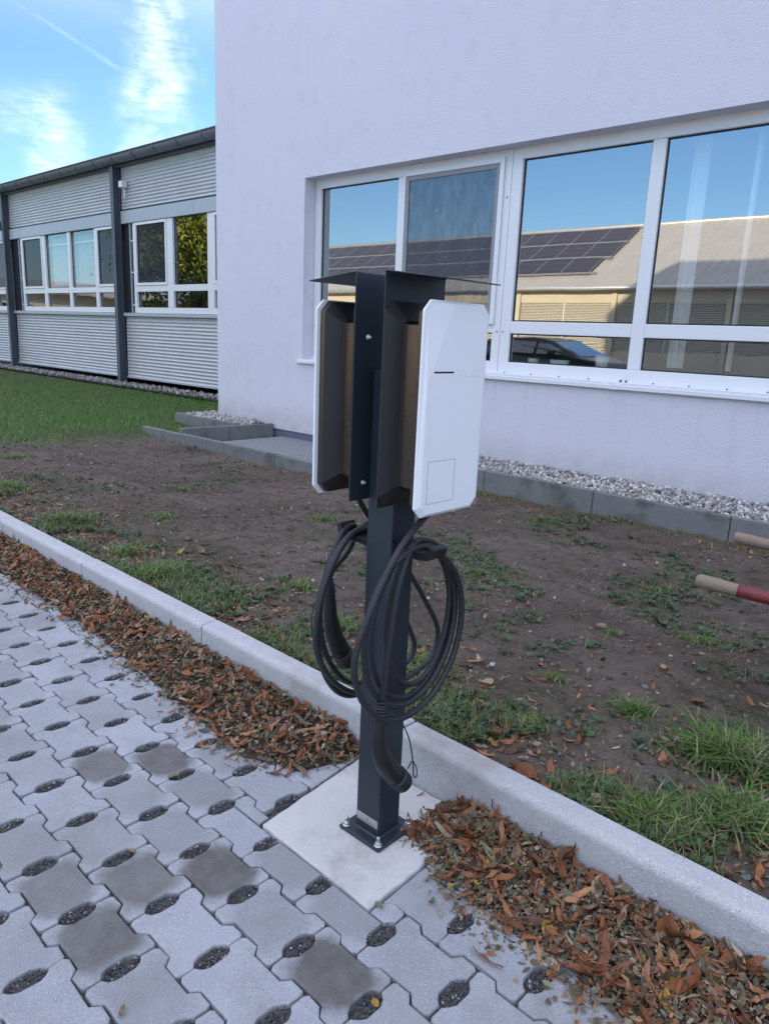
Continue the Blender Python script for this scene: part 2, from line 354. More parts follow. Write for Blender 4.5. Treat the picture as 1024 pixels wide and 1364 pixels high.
# ------------------------------------------------------------------ mesh helpers
ORIGIN = {}
def rootloc(o):
    while o is not None and o.parent is not None: o = o.parent
    return Vector(o.location) if o is not None and o.name in ORIGIN else Vector((0, 0, 0))
def empty(name, loc, label, cat, group=None):
    o = bpy.data.objects.new(name, None); COL.objects.link(o); o.location = loc
    o.empty_display_size = 0.1; ORIGIN[o.name] = 1
    o['label'] = label; o['category'] = cat
    if group: o['group'] = group
    return o
def tag(o, label, cat, group=None):
    o['label'] = label; o['category'] = cat
    if group: o['group'] = group
    return o
def structure(name, loc=(0, 0, 0)):
    o = bpy.data.objects.new(name, None); COL.objects.link(o); o.location = loc; ORIGIN[o.name] = 1
    o['kind'] = 'structure'; return o
class MB:
    def __init__(s): s.v = []; s.f = []; s.sm = []
    def add(s, vs, fs, smooth=False):
        k = len(s.v); s.v += [Vector(x) for x in vs]; s.f += [[k + i for i in f] for f in fs]; s.sm += [smooth] * len(fs); return s
    def box(s, x0, x1, y0, y1, z0, z1):
        vs = [(x0, y0, z0), (x1, y0, z0), (x1, y1, z0), (x0, y1, z0), (x0, y0, z1), (x1, y0, z1), (x1, y1, z1), (x0, y1, z1)]
        return s.add(vs, [(0, 3, 2, 1), (4, 5, 6, 7), (0, 1, 5, 4), (1, 2, 6, 5), (2, 3, 7, 6), (3, 0, 4, 7)])
    def obox(s, c, ax, ay, az, hx, hy, hz):
        c = Vector(c); vs = [c + ax * hx * i + ay * hy * j + az * hz * k for k in (-1, 1) for (i, j) in ((-1, -1), (1, -1), (1, 1), (-1, 1))]
        return s.add(vs, [(0, 3, 2, 1), (4, 5, 6, 7), (0, 1, 5, 4), (1, 2, 6, 5), (2, 3, 7, 6), (3, 0, 4, 7)])
    def prism(s, poly, axis, a, b, smooth=False):
        # poly in the two other axes (ordered), extruded along axis from a to b
        def P(q, h):
            return {'x': (h, q[0], q[1]), 'y': (q[0], h, q[1]), 'z': (q[0], q[1], h)}[axis]
        n = len(poly); vs = [P(q, a) for q in poly] + [P(q, b) for q in poly]
        fs = [tuple(range(n))[::-1], tuple(range(n, 2 * n))] + [(i, (i + 1) % n, n + (i + 1) % n, n + i) for i in range(n)]
        k = len(s.v); s.add(vs, fs)
        if smooth:
            for i in range(2, 2 + n): s.sm[len(s.f) - n - 2 + i] = True
        return s
    def rings(s, rings, closed=True, caps=True, smooth=True):
        n = len(rings[0]); k = len(s.v)
        vs = [p for r in rings for p in r]; fs = []
        for i in range(len(rings) - 1):
            for j in range(n if closed else n - 1):
                a = i * n + j; b2 = i * n + (j + 1) % n
                fs.append((a, b2, b2 + n, a + n))
        s.add(vs, fs, smooth)
        if caps and closed:
            s.f.append([k + i for i in range(n)][::-1]); s.sm.append(False)
            m0 = k + (len(rings) - 1) * n; s.f.append([m0 + i for i in range(n)]); s.sm.append(False)
        return s
    def tube(s, pts, r, n=10, caps=True, flat=1.0):
        pts = [Vector(p) for p in pts]; rs = r if isinstance(r, (list, tuple)) else [r] * len(pts)
        T0 = (pts[1] - pts[0]).normalized(); up = Vector((0, 0, 1)) if abs(T0.z) < 0.9 else Vector((1, 0, 0))
        N = T0.cross(up).normalized(); rings = []
        for i, p in enumerate(pts):
            T = (pts[min(i + 1, len(pts) - 1)] - pts[max(i - 1, 0)]).normalized()
            N = (N - T * N.dot(T)).normalized(); B = T.cross(N)
            rings.append([p + (N * math.cos(a) + B * math.sin(a) * flat) * rs[i] for a in [2 * math.pi * j / n for j in range(n)]])
        return s.rings(rings, caps=caps)
    def lathe(s, c, prof, n=16, axis=Vector((0, 0, 1))):
        c = Vector(c); ax = axis.normalized(); u = ax.orthogonal().normalized(); v = ax.cross(u)
        rings = [[c + ax * h + (u * math.cos(a) + v * math.sin(a)) * r for a in [2 * math.pi * j / n for j in range(n)]] for r, h in prof]
        return s.rings(rings)
    def build(s, name, material, parent=None, bevel=0.0, segs=2, angle=30):
        off = rootloc(parent)
        me = bpy.data.meshes.new(name); me.from_pydata([tuple(v - off) for v in s.v], [], s.f); me.update()
        me.polygons.foreach_set('use_smooth', s.sm)
        bm = bmesh.new(); bm.from_mesh(me); bmesh.ops.recalc_face_normals(bm, faces=bm.faces); bm.to_mesh(me); bm.free()
        o = bpy.data.objects.new(name, me); COL.objects.link(o)
        if material: me.materials.append(material)
        if parent: o.parent = parent
        if bevel:
            b = o.modifiers.new('bevel', 'BEVEL'); b.width = bevel; b.segments = segs; b.limit_method = 'ANGLE'; b.angle_limit = math.radians(angle)
            b.harden_normals = False
        return o
def copy_tree(o, parent=None):
    c = o.copy(); COL.objects.link(c)
    if o.name in ORIGIN: ORIGIN[c.name] = 1
    if parent: c.parent = parent
    for ch in list(o.children): copy_tree(ch, c)
    return c
def catmull(P, n=10):
    P = [Vector(p) for p in P]; Q = [2 * P[0] - P[1]] + P + [2 * P[-1] - P[-2]]; out = []
    for i in range(1, len(Q) - 2):
        for k in range(n):
            u = k / n; a, b, c, d = Q[i - 1], Q[i], Q[i + 1], Q[i + 2]
            out.append(0.5 * ((2 * b) + (c - a) * u + (2 * a - 5 * b + 4 * c - d) * u * u + (3 * b - a - 3 * c + d) * u ** 3))
    return out + [P[-1]]
def np_mesh(name, V, Fa, C=None, material=None, smooth=True):
    V = np.asarray(V, np.float32); Fa = np.asarray(Fa, np.int32)
    me = bpy.data.meshes.new(name); k = Fa.shape[1]
    me.vertices.add(len(V)); me.vertices.foreach_set('co', V.ravel())
    me.loops.add(Fa.size); me.loops.foreach_set('vertex_index', Fa.ravel())
    me.polygons.add(len(Fa)); me.polygons.foreach_set('loop_start', np.arange(0, Fa.size, k, dtype=np.int32))
    me.polygons.foreach_set('loop_total', np.full(len(Fa), k, np.int32))
    me.polygons.foreach_set('use_smooth', np.full(len(Fa), smooth))
    me.update(calc_edges=True); me.validate()
    if C is not None:
        a = me.color_attributes.new('Col', 'FLOAT_COLOR', 'POINT')
        a.data.foreach_set('color', np.concatenate([C, np.ones((len(C), 1))], 1).astype(np.float32).ravel())
    if material: me.materials.append(material)
    return me
def add_mesh(name, me, parent=None, kind=None):
    o = bpy.data.objects.new(name, me); COL.objects.link(o)
    if parent: o.parent = parent
    if kind: o['kind'] = kind
    return o
def rotmats(yaw, tilt, roll):
    cy, sy, ct, st, cr, sr = np.cos(yaw), np.sin(yaw), np.cos(tilt), np.sin(tilt), np.cos(roll), np.sin(roll)
    Z = np.zeros_like(yaw); O = np.ones_like(yaw)
    Rz = np.stack([np.stack([cy, -sy, Z], -1), np.stack([sy, cy, Z], -1), np.stack([Z, Z, O], -1)], -2)
    Ry = np.stack([np.stack([ct, Z, st], -1), np.stack([Z, O, Z], -1), np.stack([-st, Z, ct], -1)], -2)
    Rx = np.stack([np.stack([O, Z, Z], -1), np.stack([Z, cr, -sr], -1), np.stack([Z, sr, cr], -1)], -2)
    return Rz @ Ry @ Rx
def project(p):
    d = Vector(p) - CAM; w_ = d.dot(FV)
    if w_ <= 0.05: return None
    return 512 + F_PX * d.dot(RV) / w_, 682 - F_PX * d.dot(UV) / w_
def in_view(p, m=30):
    q = project(p); return q is not None and -m < q[0] < 1024 + m and -m < q[1] < 1364 + m
def ray_at(u, v, z):
    d = FV + RV * ((u - 512) / F_PX) - UV * ((v - 682) / F_PX); s_ = (z - CAM.z) / d.z
    return CAM + d * s_
def sstep(a, b, x):
    u = min(1, max(0, (x - a) / (b - a))); return u * u * (3 - 2 * u)

# ------------------------------------------------------------------ ground
KS = -0.0155
def k0(x): return 0.2108 + KS * x
def k1(x): return 0.2884 + KS * x
KH = 0.141
def soil_z(x, y):
    z = 0.112 - 0.165 * sstep(0.3, 3.2, y)
    z += 0.03 * sstep(-5.5, -8.0, x)
    n = mnoise.noise(Vector((x * 1.1, y * 1.1, 3.3))) * 0.018 + mnoise.noise(Vector((x * 5, y * 5, 1.3))) * 0.013 + mnoise.noise(Vector((x * 17, y * 17, 7.3))) * 0.009 + mnoise.noise(Vector((x * 34, y * 34, 2.3))) * 0.005
    return z + n * sstep(0.27, 0.5, y)
g = MB().add([(-600, -600, -0.16), (600, -600, -0.16), (600, 600, -0.16), (-600, 600, -0.16)], [(0, 1, 2, 3)]).build('ground', ASPH); g['kind'] = 'structure'
pk = MB().add([(-48, -27.3, -0.02), (26, -27.3, -0.02), (26, -1.75, -0.02), (-48, -1.75, -0.02)], [(0, 1, 2, 3)]).build('parking_area', PARK); pk['kind'] = 'structure'
xs = list(np.arange(-34, -12, 1.0)) + list(np.arange(-12, -5, 0.15)) + list(np.arange(-5, -2.6, 0.03)) + list(np.arange(-2.6, 1.3, 0.017)) + [1.35] + list(np.arange(1.4, 8, 0.5))
ys = [0.27, 0.285] + list(np.arange(0.30, 1.9, 0.017)) + list(np.arange(1.9, 2.4, 0.03)) + list(np.arange(2.4, 4.7, 0.06)) + list(np.arange(4.7, 7.2, 0.25))
V = []; 
for yy in ys:
    for xx in xs:
        y2 = max(yy, k1(xx) - 0.004) if yy < 0.4 else yy
        z = soil_z(xx, y2)
        if -6.2 < xx < -3.5 and 3.34 < y2 < 4.7: z = -0.10
        V.append((xx, y2, z))
nx = len(xs); Fq = [(j * nx + i, j * nx + i + 1, (j + 1) * nx + i + 1, (j + 1) * nx + i) for j in range(len(ys) - 1) for i in range(nx - 1)]
soil = add_mesh('soil_bed', np_mesh('soil_bed', V, Fq, None, SOIL), kind='structure')

# ------------------------------------------------------------------ paving
def add_mesh_early(name, me, par):
    o = bpy.data.objects.new(name, me); COL.objects.link(o); o.parent = par; o['kind'] = 'stuff'; o.color = (0, 0, 0, 1); return o
pav = structure('pavement')
bed = MB().add([(-9, -1.75, -0.013), (5, -1.75, -0.013), (5, 0.26, -0.013), (-9, 0.36, -0.013)], [(0, 1, 2, 3)]).build('gravel_bed', GRIT, pav)
Lu, Lv, dd, u0, v0, th = 0.1934, 0.1420, 0.0088, -0.7372, -0.5738, -0.0161
ct, st = math.cos(th), math.sin(th)
def lat(u, v): return (u0 + u * ct - v * st, v0 + u * st + v * ct)
def paver_outline(gap=0.0022):
    hu = Lu / 2 - gap; a1, a2 = 0.29 * Lu, 0.21 * Lu; lo, hi = -Lv / 2, Lv / 2; q = gap
    nd = 0.0185
    P = []
    # bottom side (v = lo): lobes go out to lo-dd, the middle is in at lo+dd
    P += [(-hu, lo - dd + q + 0.007), (-hu + 0.007, lo - dd + q), (-a1, lo - dd + q), (-a2, lo + dd + q), (a2, lo + dd + q), (a1, lo - dd + q), (hu - 0.007, lo - dd + q), (hu, lo - dd + q + 0.007)]
    # right side with the notch of the seepage hole
    P += [(hu, lo + 0.21 * Lv), (hu - 0.011, lo + 0.27 * Lv), (hu - nd, lo + 0.37 * Lv), (hu - nd, lo + 0.63 * Lv), (hu - 0.011, lo + 0.73 * Lv), (hu, lo + 0.79 * Lv)]
    P += [(hu, hi + dd - q - 0.007), (hu - 0.007, hi + dd - q), (a1, hi + dd - q), (a2, hi - dd - q), (-a2, hi - dd - q), (-a1, hi + dd - q), (-hu + 0.007, hi + dd - q), (-hu, hi + dd - q - 0.007)]
    P += [(-hu, lo + 0.79 * Lv), (-hu + 0.011, lo + 0.73 * Lv), (-hu + nd, lo + 0.63 * Lv), (-hu + nd, lo + 0.37 * Lv), (-hu + 0.011, lo + 0.27 * Lv), (-hu, lo + 0.21 * Lv)]
    return P
def paver_mesh(seed, cuts=None):
    rr = random.Random(seed)
    P = [(x + rr.uniform(-0.0014, 0.0014), y + rr.uniform(-0.0014, 0.0014)) for x, y in paver_outline()]
    bm = bmesh.new()
    f = bm.faces.new([bm.verts.new((x, y, 0)) for x, y in P])
    if cuts:
        for co, no in cuts:
            bmesh.ops.bisect_plane(bm, geom=bm.verts[:] + bm.edges[:] + bm.faces[:], plane_co=co, plane_no=no, clear_outer=True)
    if not bm.faces or sum(x.calc_area() for x in bm.faces) < 0.0007: bm.free(); return None
    bmesh.ops.remove_doubles(bm, verts=bm.verts[:], dist=0.0004)
    for x in bm.faces:
        if x.normal.z < 0: x.normal_flip()
    r = bmesh.ops.extrude_face_region(bm, geom=bm.faces[:])
    top = [x for x in r['geom'] if isinstance(x, bmesh.types.BMVert)]
    ts = set(top)
    for v in bm.verts:
        if v not in ts: v.co.z = -0.045
    bmesh.ops.recalc_face_normals(bm, faces=bm.faces)
    ed = [e for e in bm.edges if e.verts[0] in ts and e.verts[1] in ts and any(abs(fc.normal.z) < 0.5 for fc in e.link_faces)]
    try: bmesh.ops.bevel(bm, geom=ed, offset=0.0035, segments=2, affect='EDGES', profile=0.5, clamp_overlap=True)
    except Exception: pass
    me = bpy.data.meshes.new('paving_stone'); bm.to_mesh(me); bm.free(); me.materials.append(PAVER); return me
PM = [paver_mesh(i) for i in range(8)]
DARK = [((134.8, 1016.6), .85), ((213, 1010), .95), ((264, 1052), .5), ((73.6, 1194), .7), ((193, 1168.5), .8), ((132, 1257), .9), ((294.6, 1163), 1.0), ((441.6, 1292.5), 1.0), ((355, 1198.5), .5), ((30, 1335), .3), ((20, 950), .3)]
SLAB = [(-0.2100, -0.1985), (0.1715, -0.2075), (0.1560, 0.2040), (-0.2560, 0.2140)]   # front-left, front-right, back-right, back-left
holes = []; stones = []
for r in range(-9, 9):
    for k in range(-34, 16):
        uc = (k + 0.5 + (0.5 if r % 2 else 0.0)) * Lu; vc = (r + 0.5) * Lv
        X, Y = lat(uc, vc)
        if Y < -1.6 or Y - Lv / 2 > k0(X) - 0.02 or X < -6.5 or X > 2.4: continue
        vis = any(in_view((X + a, Y + b, 0), 8) for a in (-.1, 0, .1) for b in (-.07, 0, .07))
        if not vis: continue
        stones.append((X, Y, uc, vc))
def to_local(P, X, Y):
    return Vector(((P[0] - X) * ct + (P[1] - Y) * st, -(P[0] - X) * st + (P[1] - Y) * ct, 0))
def dir_local(dv): return Vector((dv[0] * ct + dv[1] * st, -dv[0] * st + dv[1] * ct, 0))
nst = 0
for X, Y, uc, vc in stones:
    cuts = []
    if Y + Lv * 0.62 > k0(X): cuts.append((to_local((X, k0(X) - 0.006), X, Y), dir_local((0, 1))))
    inx = SLAB[3][0] - 0.11 < X < SLAB[1][0] + 0.11
    alts = [cuts]
    if inx and Y > SLAB[0][1] - 0.085:
        front = (to_local((X, SLAB[0][1] - 0.006 - 0.023 * (X + 0.21)), X, Y), dir_local((0.023, 1)))
        left = (to_local((-0.222 - 0.11 * (Y + 0.2), Y), X, Y), dir_local((1, 0.11)))
        right = (to_local((0.178 - 0.038 * (Y + 0.2), Y), X, Y), dir_local((-1, -0.038)))
        alts = [cuts + [front]] if Y < SLAB[0][1] + 0.09 else []
        if X < -0.1: alts.append(cuts + [left])
        if X > 0.05: alts.append(cuts + [right])
    skip = not alts
    if len(alts) > 1 and Y < SLAB[0][1] + 0.06:     # small cut stones beside the corners of the pad
        inv = (to_local((X, SLAB[0][1] - 0.001 - 0.023 * (X + 0.21)), X, Y), dir_local((-0.023, -1)))
        me = paver_mesh(nst + 700, cuts + [left if X < 0 else right, inv])
        if me:
            o = bpy.data.objects.new('paving_stone', me); COL.objects.link(o); o.parent = pav; o.location = (X, Y, -.001); o.rotation_euler = (0, 0, th); o.color = (0, 0, 0, 1); nst += 1
    if not skip:
        cuts = alts[0]
        if cuts:
            tries = [m_ for m_ in (paver_mesh(nst, c_) for c_ in alts) if m_]
            me = max(tries, key=lambda m_: sum(p_.area for p_ in m_.polygons if p_.normal.z > .9)) if tries else None
        else: me = PM[random.randrange(8)]
        if me:
            o = bpy.data.objects.new('paving_stone', me); COL.objects.link(o); o.parent = pav
            o.location = (X, Y, random.uniform(-0.0035, 0.0012))
            o.rotation_euler = (random.uniform(-0.011, 0.011), random.uniform(-0.011, 0.011), th + random.uniform(-0.006, 0.006))
            if not cuts and random.random() < 0.5: o.rotation_euler.z += math.pi
            q = project((X, Y, 0)); wet = random.random() ** 4 * 0.35
            for (a, b), s_ in DARK:
                if math.hypot(q[0] - a, q[1] - b) < 22: wet = s_
            o.color = (wet, 0, 0, 1); nst += 1
    hx, hy = lat(uc + Lu / 2, vc); holes.append((hx, hy))
far = bmesh.new()
for r in range(-9, 9):
    for k in range(-34, 18):
        uc = (k + 0.5 + (0.5 if r % 2 else 0.0)) * Lu; vc = (r + 0.5) * Lv
        X, Y = lat(uc, vc)
        if Y < -1.74 or Y + Lv * .6 > k0(X) or X < -7 or X > 2.6: continue
        if any(in_view((X + a, Y + b, 0), 8) for a in (-.1, 0, .1) for b in (-.07, 0, .07)): continue
        if SLAB[3][0] - .09 < X < SLAB[1][0] + .09 and Y > SLAB[0][1] - .07: continue
        P = [(X + a * ct - b * st, Y + a * st + b * ct) for a, b in paver_outline(0.003)]
        top = [far.verts.new((a, b, -.001)) for a, b in P]; bot = [far.verts.new((a, b, -.02)) for a, b in P]
        far.faces.new(top)
        for i in range(len(P)): far.faces.new((bot[i], bot[(i + 1) % len(P)], top[(i + 1) % len(P)], top[i]))
        holes.append(lat(uc + Lu / 2, vc))
me = bpy.data.meshes.new('outlying_stones'); far.to_mesh(me); far.free(); me.materials.append(PAVER)
o = add_mesh_early('outlying_stones', me, pav)
# loose grit chips in the seepage holes and joints
pts = []
for hx, hy in holes:
    if hy > k0(hx) - 0.02: continue
    n = 85 if in_view((hx, hy, 0), 30) else 14
    a = rng.uniform(-0.0165, 0.0165, n); b = rng.uniform(-0.038, 0.038, n)
    ok = np.abs(b) < 0.042 - 0.9 * np.abs(a); a, b = a[ok], b[ok]
    pts.append(np.stack([hx + a * ct - b * st, hy + a * st + b * ct, rng.uniform(-0.012, -0.005, len(a))], -1))
for xx in np.arange(-0.27, 0.2, 0.004):     # grit round the concrete pad
    pts.append(np.stack([np.full(2, xx), -0.2065 - 0.023 * (xx + .21) + rng.uniform(-0.02, 0.004, 2), rng.uniform(-0.012, -0.005, 2)], -1))
for yy in np.arange(-0.2, 0.2, 0.004):
    pts.append(np.stack([-0.222 - 0.11 * (yy + .2) + rng.uniform(-0.025, 0.008, 2), np.full(2, yy), rng.uniform(-0.012, -0.004, 2)], -1))
pts = np.concatenate(pts)
OCT = np.array([(1, 0, 0), (-1, 0, 0), (0, 1, 0), (0, -1, 0), (0, 0, 1), (0, 0, -1)], float)
OCTF = np.array([(0, 2, 4), (2, 1, 4), (1, 3, 4), (3, 0, 4), (2, 0, 5), (1, 2, 5), (3, 1, 5), (0, 3, 5)])
def scatter(name, T, TF, pos, R, S, C, material, smooth=True, jit=0.0, kind='stuff', parent=None):
    N = len(pos); tv = np.broadcast_to(T, (N,) + T.shape).copy() if T.ndim == 2 else T
    if jit: tv = tv * (1 + rng.uniform(-jit, jit, tv.shape[:2] + (1,)))
    V = np.einsum('nij,nkj->nki', R, tv * S[:, None, :]) + pos[:, None, :]
    Fa = (TF[None] + (np.arange(N) * T.shape[-2])[:, None, None]).reshape(-1, TF.shape[1])
    CC = np.repeat(C[:, None, :], T.shape[-2], 1).reshape(-1, 3) if C.ndim == 2 else C.reshape(-1, 3)
    return add_mesh(name, np_mesh(name, V.reshape(-1, 3), Fa, CC, material, smooth), parent, kind)
def rots(n, tilt=math.pi):
    return rotmats(rng.uniform(0, 2 * math.pi, n), rng.uniform(-tilt, tilt, n), rng.uniform(-tilt, tilt, n))
n = len(pts); g0 = rng.uniform(0.5, 1, (n, 1))
gc = np.where(rng.random((n, 1)) < 0.08, 0.32, 0.11 * g0) * np.array([[1.0, 0.98, 1.0]])
scatter('grit', OCT, OCTF, pts, rots(n), rng.uniform(0.0016, 0.0042, (n, 1)) * rng.uniform(0.6, 1.2, (n, 3)), gc, PEBBLE, False, 0.3)

# concrete pad of the charging post
P = []
for i in range(4):
    a, b = SLAB[i], SLAB[(i + 1) % 4]; m_ = 14
    for j in range(m_):
        u = j / m_; P.append((a[0] + (b[0] - a[0]) * u + random.uniform(-.0018, .0018), a[1] + (b[1] - a[1]) * u + random.uniform(-.0018, .0018)))
pad = MB().prism(P, 'z', -0.2, 0.003).build('concrete_pad', PADM, bevel=0.004); pad['kind'] = 'structure'

# ------------------------------------------------------------------ kerb
kerb = structure('kerb')
for i in range(-1, 9):
    xb, xa = -0.1278 - i + 1.0 - 1.0, -0.1278 - i - 1.0
    xa, xb = -0.1278 - i - 1.0 + 0.0022, -0.1278 - i - 0.0022
    prof = [(0, -0.2), (0, KH - 0.022)] + [(0.022 - 0.022 * math.cos(a), KH - 0.022 + 0.022 * math.sin(a)) for a in [math.radians(x) for x in (18, 36, 54, 72, 90)]] + [(0.0725, KH), (0.0776, KH - 0.005), (0.0776, -0.2)]
    dz = random.uniform(-0.0025, 0.0025); dy = random.uniform(-0.002, 0.002)
    rings = []; nn = 24
    for j in range(nn + 1):
        x = xa + (xb - xa) * j / nn
        if j in (1, nn - 1): x = xa + .004 if j == 1 else xb - .004
        cut = .0035 if j in (0, nn) else 0.0
        rings.append([(x, k0(x) + dy + min(max(p[0], cut), .0776 - cut), min(p[1], KH - cut) + dz + 0.0009 * mnoise.noise(Vector((x * 9, p[0] * 20, i)))) for p in prof])
    MB().rings(rings, smooth=False).build('kerb_stone', KERB, kerb)
for i in (-2,):
    x0, x1 = -0.1278 + 1.0015, -0.1278 + 2.0
    MB().rings([[(x, k0(x) + p[0], p[1]) for p in prof] for x in (x0, x1)], smooth=False).build('kerb_stone', KERB, kerb)
# ------------------------------------------------------------------ main building
W, WF, XC, HB = 4.6101, 4.775, -7.351, 12.8
bld = empty('rendered_building', (XC, W, 0), 'tall pale lilac rendered building with the long white ribbon window', 'building')
OX0, OX1, OZ0, OZ1 = -5.6445, 2.30, 0.922, 2.905
KW = (WF + 0.005 + 1.20586) / (4.7301 + 1.20586)
def wx(v): return 1.07683 + (v - 1.07683) * KW
def wz(v): return 1.20888 + (v - 1.20888) * KW
m = MB(); RD = WF + 0.10
def quad(m, a, b, c, d): m.add([a, b, c, d], [(0, 1, 2, 3)])
XR = 11.0
quad(m, (XC, W, 0.045), (OX0, W, 0.045), (OX0, W, HB), (XC, W, HB))
quad(m, (OX1, W, 0.045), (XR, W, 0.045), (XR, W, HB), (OX1, W, HB))
quad(m, (OX0, W, 0.045), (OX1, W, 0.045), (OX1, W, OZ0), (OX0, W, OZ0))
quad(m, (OX0, W, OZ1), (OX1, W, OZ1), (OX1, W, HB), (OX0, W, HB))
quad(m, (OX0, W, OZ0), (OX0, RD, OZ0), (OX0, RD, OZ1), (OX0, W, OZ1))
quad(m, (OX1, W, OZ0), (OX1, RD, OZ0), (OX1, RD, OZ1), (OX1, W, OZ1))
quad(m, (OX0, W, OZ1), (OX1, W, OZ1), (OX1, RD, OZ1), (OX0, RD, OZ1))
quad(m, (OX0, W, OZ0), (OX1, W, OZ0), (OX1, RD, OZ0), (OX0, RD, OZ0))
quad(m, (XC, W, 0.045), (XC, 19, 0.045), (XC, 19, HB), (XC, W, HB))
quad(m, (XR, W, 0.045), (XR, 19, 0.045), (XR, 19, HB), (XR, W, HB))
quad(m, (XC, 19, 0.045), (XR, 19, 0.045), (XR, 19, HB), (XC, 19, HB))
quad(m, (XC, W, 0.045), (XR, W, 0.045), (XR, W + 0.02, 0.045), (XC, W + 0.02, 0.045))
m.build('wall', PLASTER, bld)
MB().box(XC - 0.05, XR + 0.05, W - 0.05, 19.05, HB, HB + 0.15).build('roof', ROOFM, bld)
MB().box(XC + 0.015, XR - 0.015, W + 0.015, 18.98, -0.35, 0.044).build('plinth', PLINTH, bld)
rm = MB()
for q in [((-7.2, 9, 0.1), (4, 9, 0.1), (4, 9, 3.1), (-7.2, 9, 3.1)), ((-7.2, RD, 0.1), (-7.2, 9, 0.1), (-7.2, 9, 3.1), (-7.2, RD, 3.1)), ((4, RD, 0.1), (4, 9, 0.1), (4, 9, 3.1), (4, RD, 3.1)),
          ((-7.2, RD, 3.1), (4, RD, 3.1), (4, 9, 3.1), (-7.2, 9, 3.1)), ((-7.2, RD, 0.1), (4, RD, 0.1), (4, 9, 0.1), (-7.2, 9, 0.1)), ((-7.2, RD + .001, 0.1), (4, RD + .001, 0.1), (4, RD + .001, OZ0 + 0.06), (-7.2, RD + .001, OZ0 + 0.06))]:
    quad(rm, *q)
rm.build('room', ROOM, bld)
MB().box(OX0 + .01, OX1 - .01, RD + 0.003, RD + 0.24, 0.985, 1.02).build('inner_sill', PVC, bld)

def bars(name, mtl, parent, lst, y0, y1, bev=0.004):
    for (a, b, c, d_) in lst:
        MB().box(a, b, y0, y1, c, d_).build(name, mtl, parent, bevel=bev)
def pane(parent, a, b, c, d_, y, mtl, name='pane', gas=0.011):
    g = MB()
    g.box(a - .004, a + gas, y - .008, y + .006, c - .004, d_ + .004); g.box(b - gas, b + .004, y - .008, y + .006, c - .004, d_ + .004)
    g.box(a + gas, b - gas, y - .008, y + .006, c - .004, c + gas); g.box(a + gas, b - gas, y - .008, y + .006, d_ - gas, d_ + .004)
    g.build('gasket', GASKET, parent)
    MB().add([(a, y, c), (b, y, c), (b, y, d_), (a, y, d_)], [(0, 1, 2, 3)]).build(name, mtl, parent)
ZB, ZL, ZM, ZT = [wz(v) for v in (1.034, 1.2954, 1.4038, 2.795)]
ZF0, ZF1 = wz(.935), wz(2.897)
units = [(wx(a), wx(b), (wx(c), wx(d_))) for a, b, (c, d_) in [(-5.585, -2.962, (-4.330, -4.232)), (-2.958, -0.330, (-1.672, -1.562)), (-0.326, 2.290, (0.935, 1.035))]]
for ui, (a, b, (m0, m1)) in enumerate(units):
    wn = MB()
    win = bpy.data.objects.new('window', None); COL.objects.link(win); win.parent = bld
    L0, R0 = (a + 0.098 if ui == 0 else a + 0.108), b - 0.09
    fy0, fy1 = WF - 0.005, WF + 0.075
    fr = MB(); fr.box(a, L0, fy0, fy1, ZF0, ZF1); fr.box(R0, b, fy0, fy1, ZF0, ZF1); fr.box(L0, R0, fy0, fy1, ZF0, ZB); fr.box(L0, R0, fy0, fy1, ZT, ZF1)
    fr.build('frame', PVC, win, bevel=0.005)
    MB().box(m0, m1, fy0 + .002, fy1, ZB + .0005, ZT - .0005).build('mullion', PVC, win, bevel=0.005)
    MB().box(L0 + .0005, m0 - .0005, fy0 + .001, fy1, ZL, ZM).build('transom', PVC, win, bevel=0.005)
    MB().box(m1 + .0005, R0 - .0005, fy0 + .001, fy1, ZL, ZM).build('transom', PVC, win, bevel=0.005)
    py = WF + 0.03
    if ui == 0:
        # right half of the first unit is an opening sash with an insect screen set in it
        s0, s1, zb, zt = m1 - 0.012, R0 + 0.02, wz(1.372), wz(2.832)
        sf = MB(); t_ = 0.048
        sf.box(s0, s0 + .030, WF - 0.028, WF - .008, zb, zt); sf.box(s1 - t_, s1, WF - 0.028, WF - .008, zb, zt)
        sf.box(s0 + .030, s1 - t_, WF - 0.028, WF - .008, zb, zb + t_); sf.box(s0 + .030, s1 - t_, WF - 0.028, WF - .008, zt - t_, zt)
        sf.build('sash', PVC, win, bevel=0.004)
        gf = MB(); i0, i1, j0, j1 = s0 + .0305, s1 - t_ - .0005, zb + t_ + .0005, zt - t_ - .0005; k_ = 0.042
        gf.box(i0, i0 + k_, WF - .018, WF, j0, j1); gf.box(i1 - k_, i1, WF - .018, WF, j0, j1); gf.box(i0 + k_, i1 - k_, WF - .018, WF, j0, j0 + k_); gf.box(i0 + k_, i1 - k_, WF - .018, WF, j1 - k_, j1)
        gf.build('screen_frame', GREYF, win, bevel=0.003)
        MB().add([(i0 + k_, WF - .006, j0 + k_), (i1 - k_, WF - .006, j0 + k_), (i1 - k_, WF - .006, j1 - k_), (i0 + k_, WF - .006, j1 - k_)], [(0, 1, 2, 3)]).build('screen_pane', SCREEN, win)
        pane(win, L0, m0, ZM, ZT, py, GLASS)
        # light strip of the old blind behind the first pane
        MB().box(L0 + .011, L0 + 0.10, py + .012, py + .03, ZM, ZT).build('blind_edge', GREYF, win)
    else:
        pane(win, L0, m0, ZM, ZT, py, GLASS); pane(win, m1, R0, ZM, ZT, py, GLASS)
    pane(win, L0, m0, ZB, ZL, py, GLASSLOW); pane(win, m1, R0, ZB, ZL, py, GLASSLOW)
    for xx, zz in ((b - 0.03, 1.31), (b - 0.03, 2.5), (a + .03, 1.31)):
        MB().lathe((xx, WF - .006, zz), [(0.009, 0), (0.009, -0.004), (0.0, -0.004)], 8, Vector((0, 1, 0))).build('drain_cap', GREYF, win)
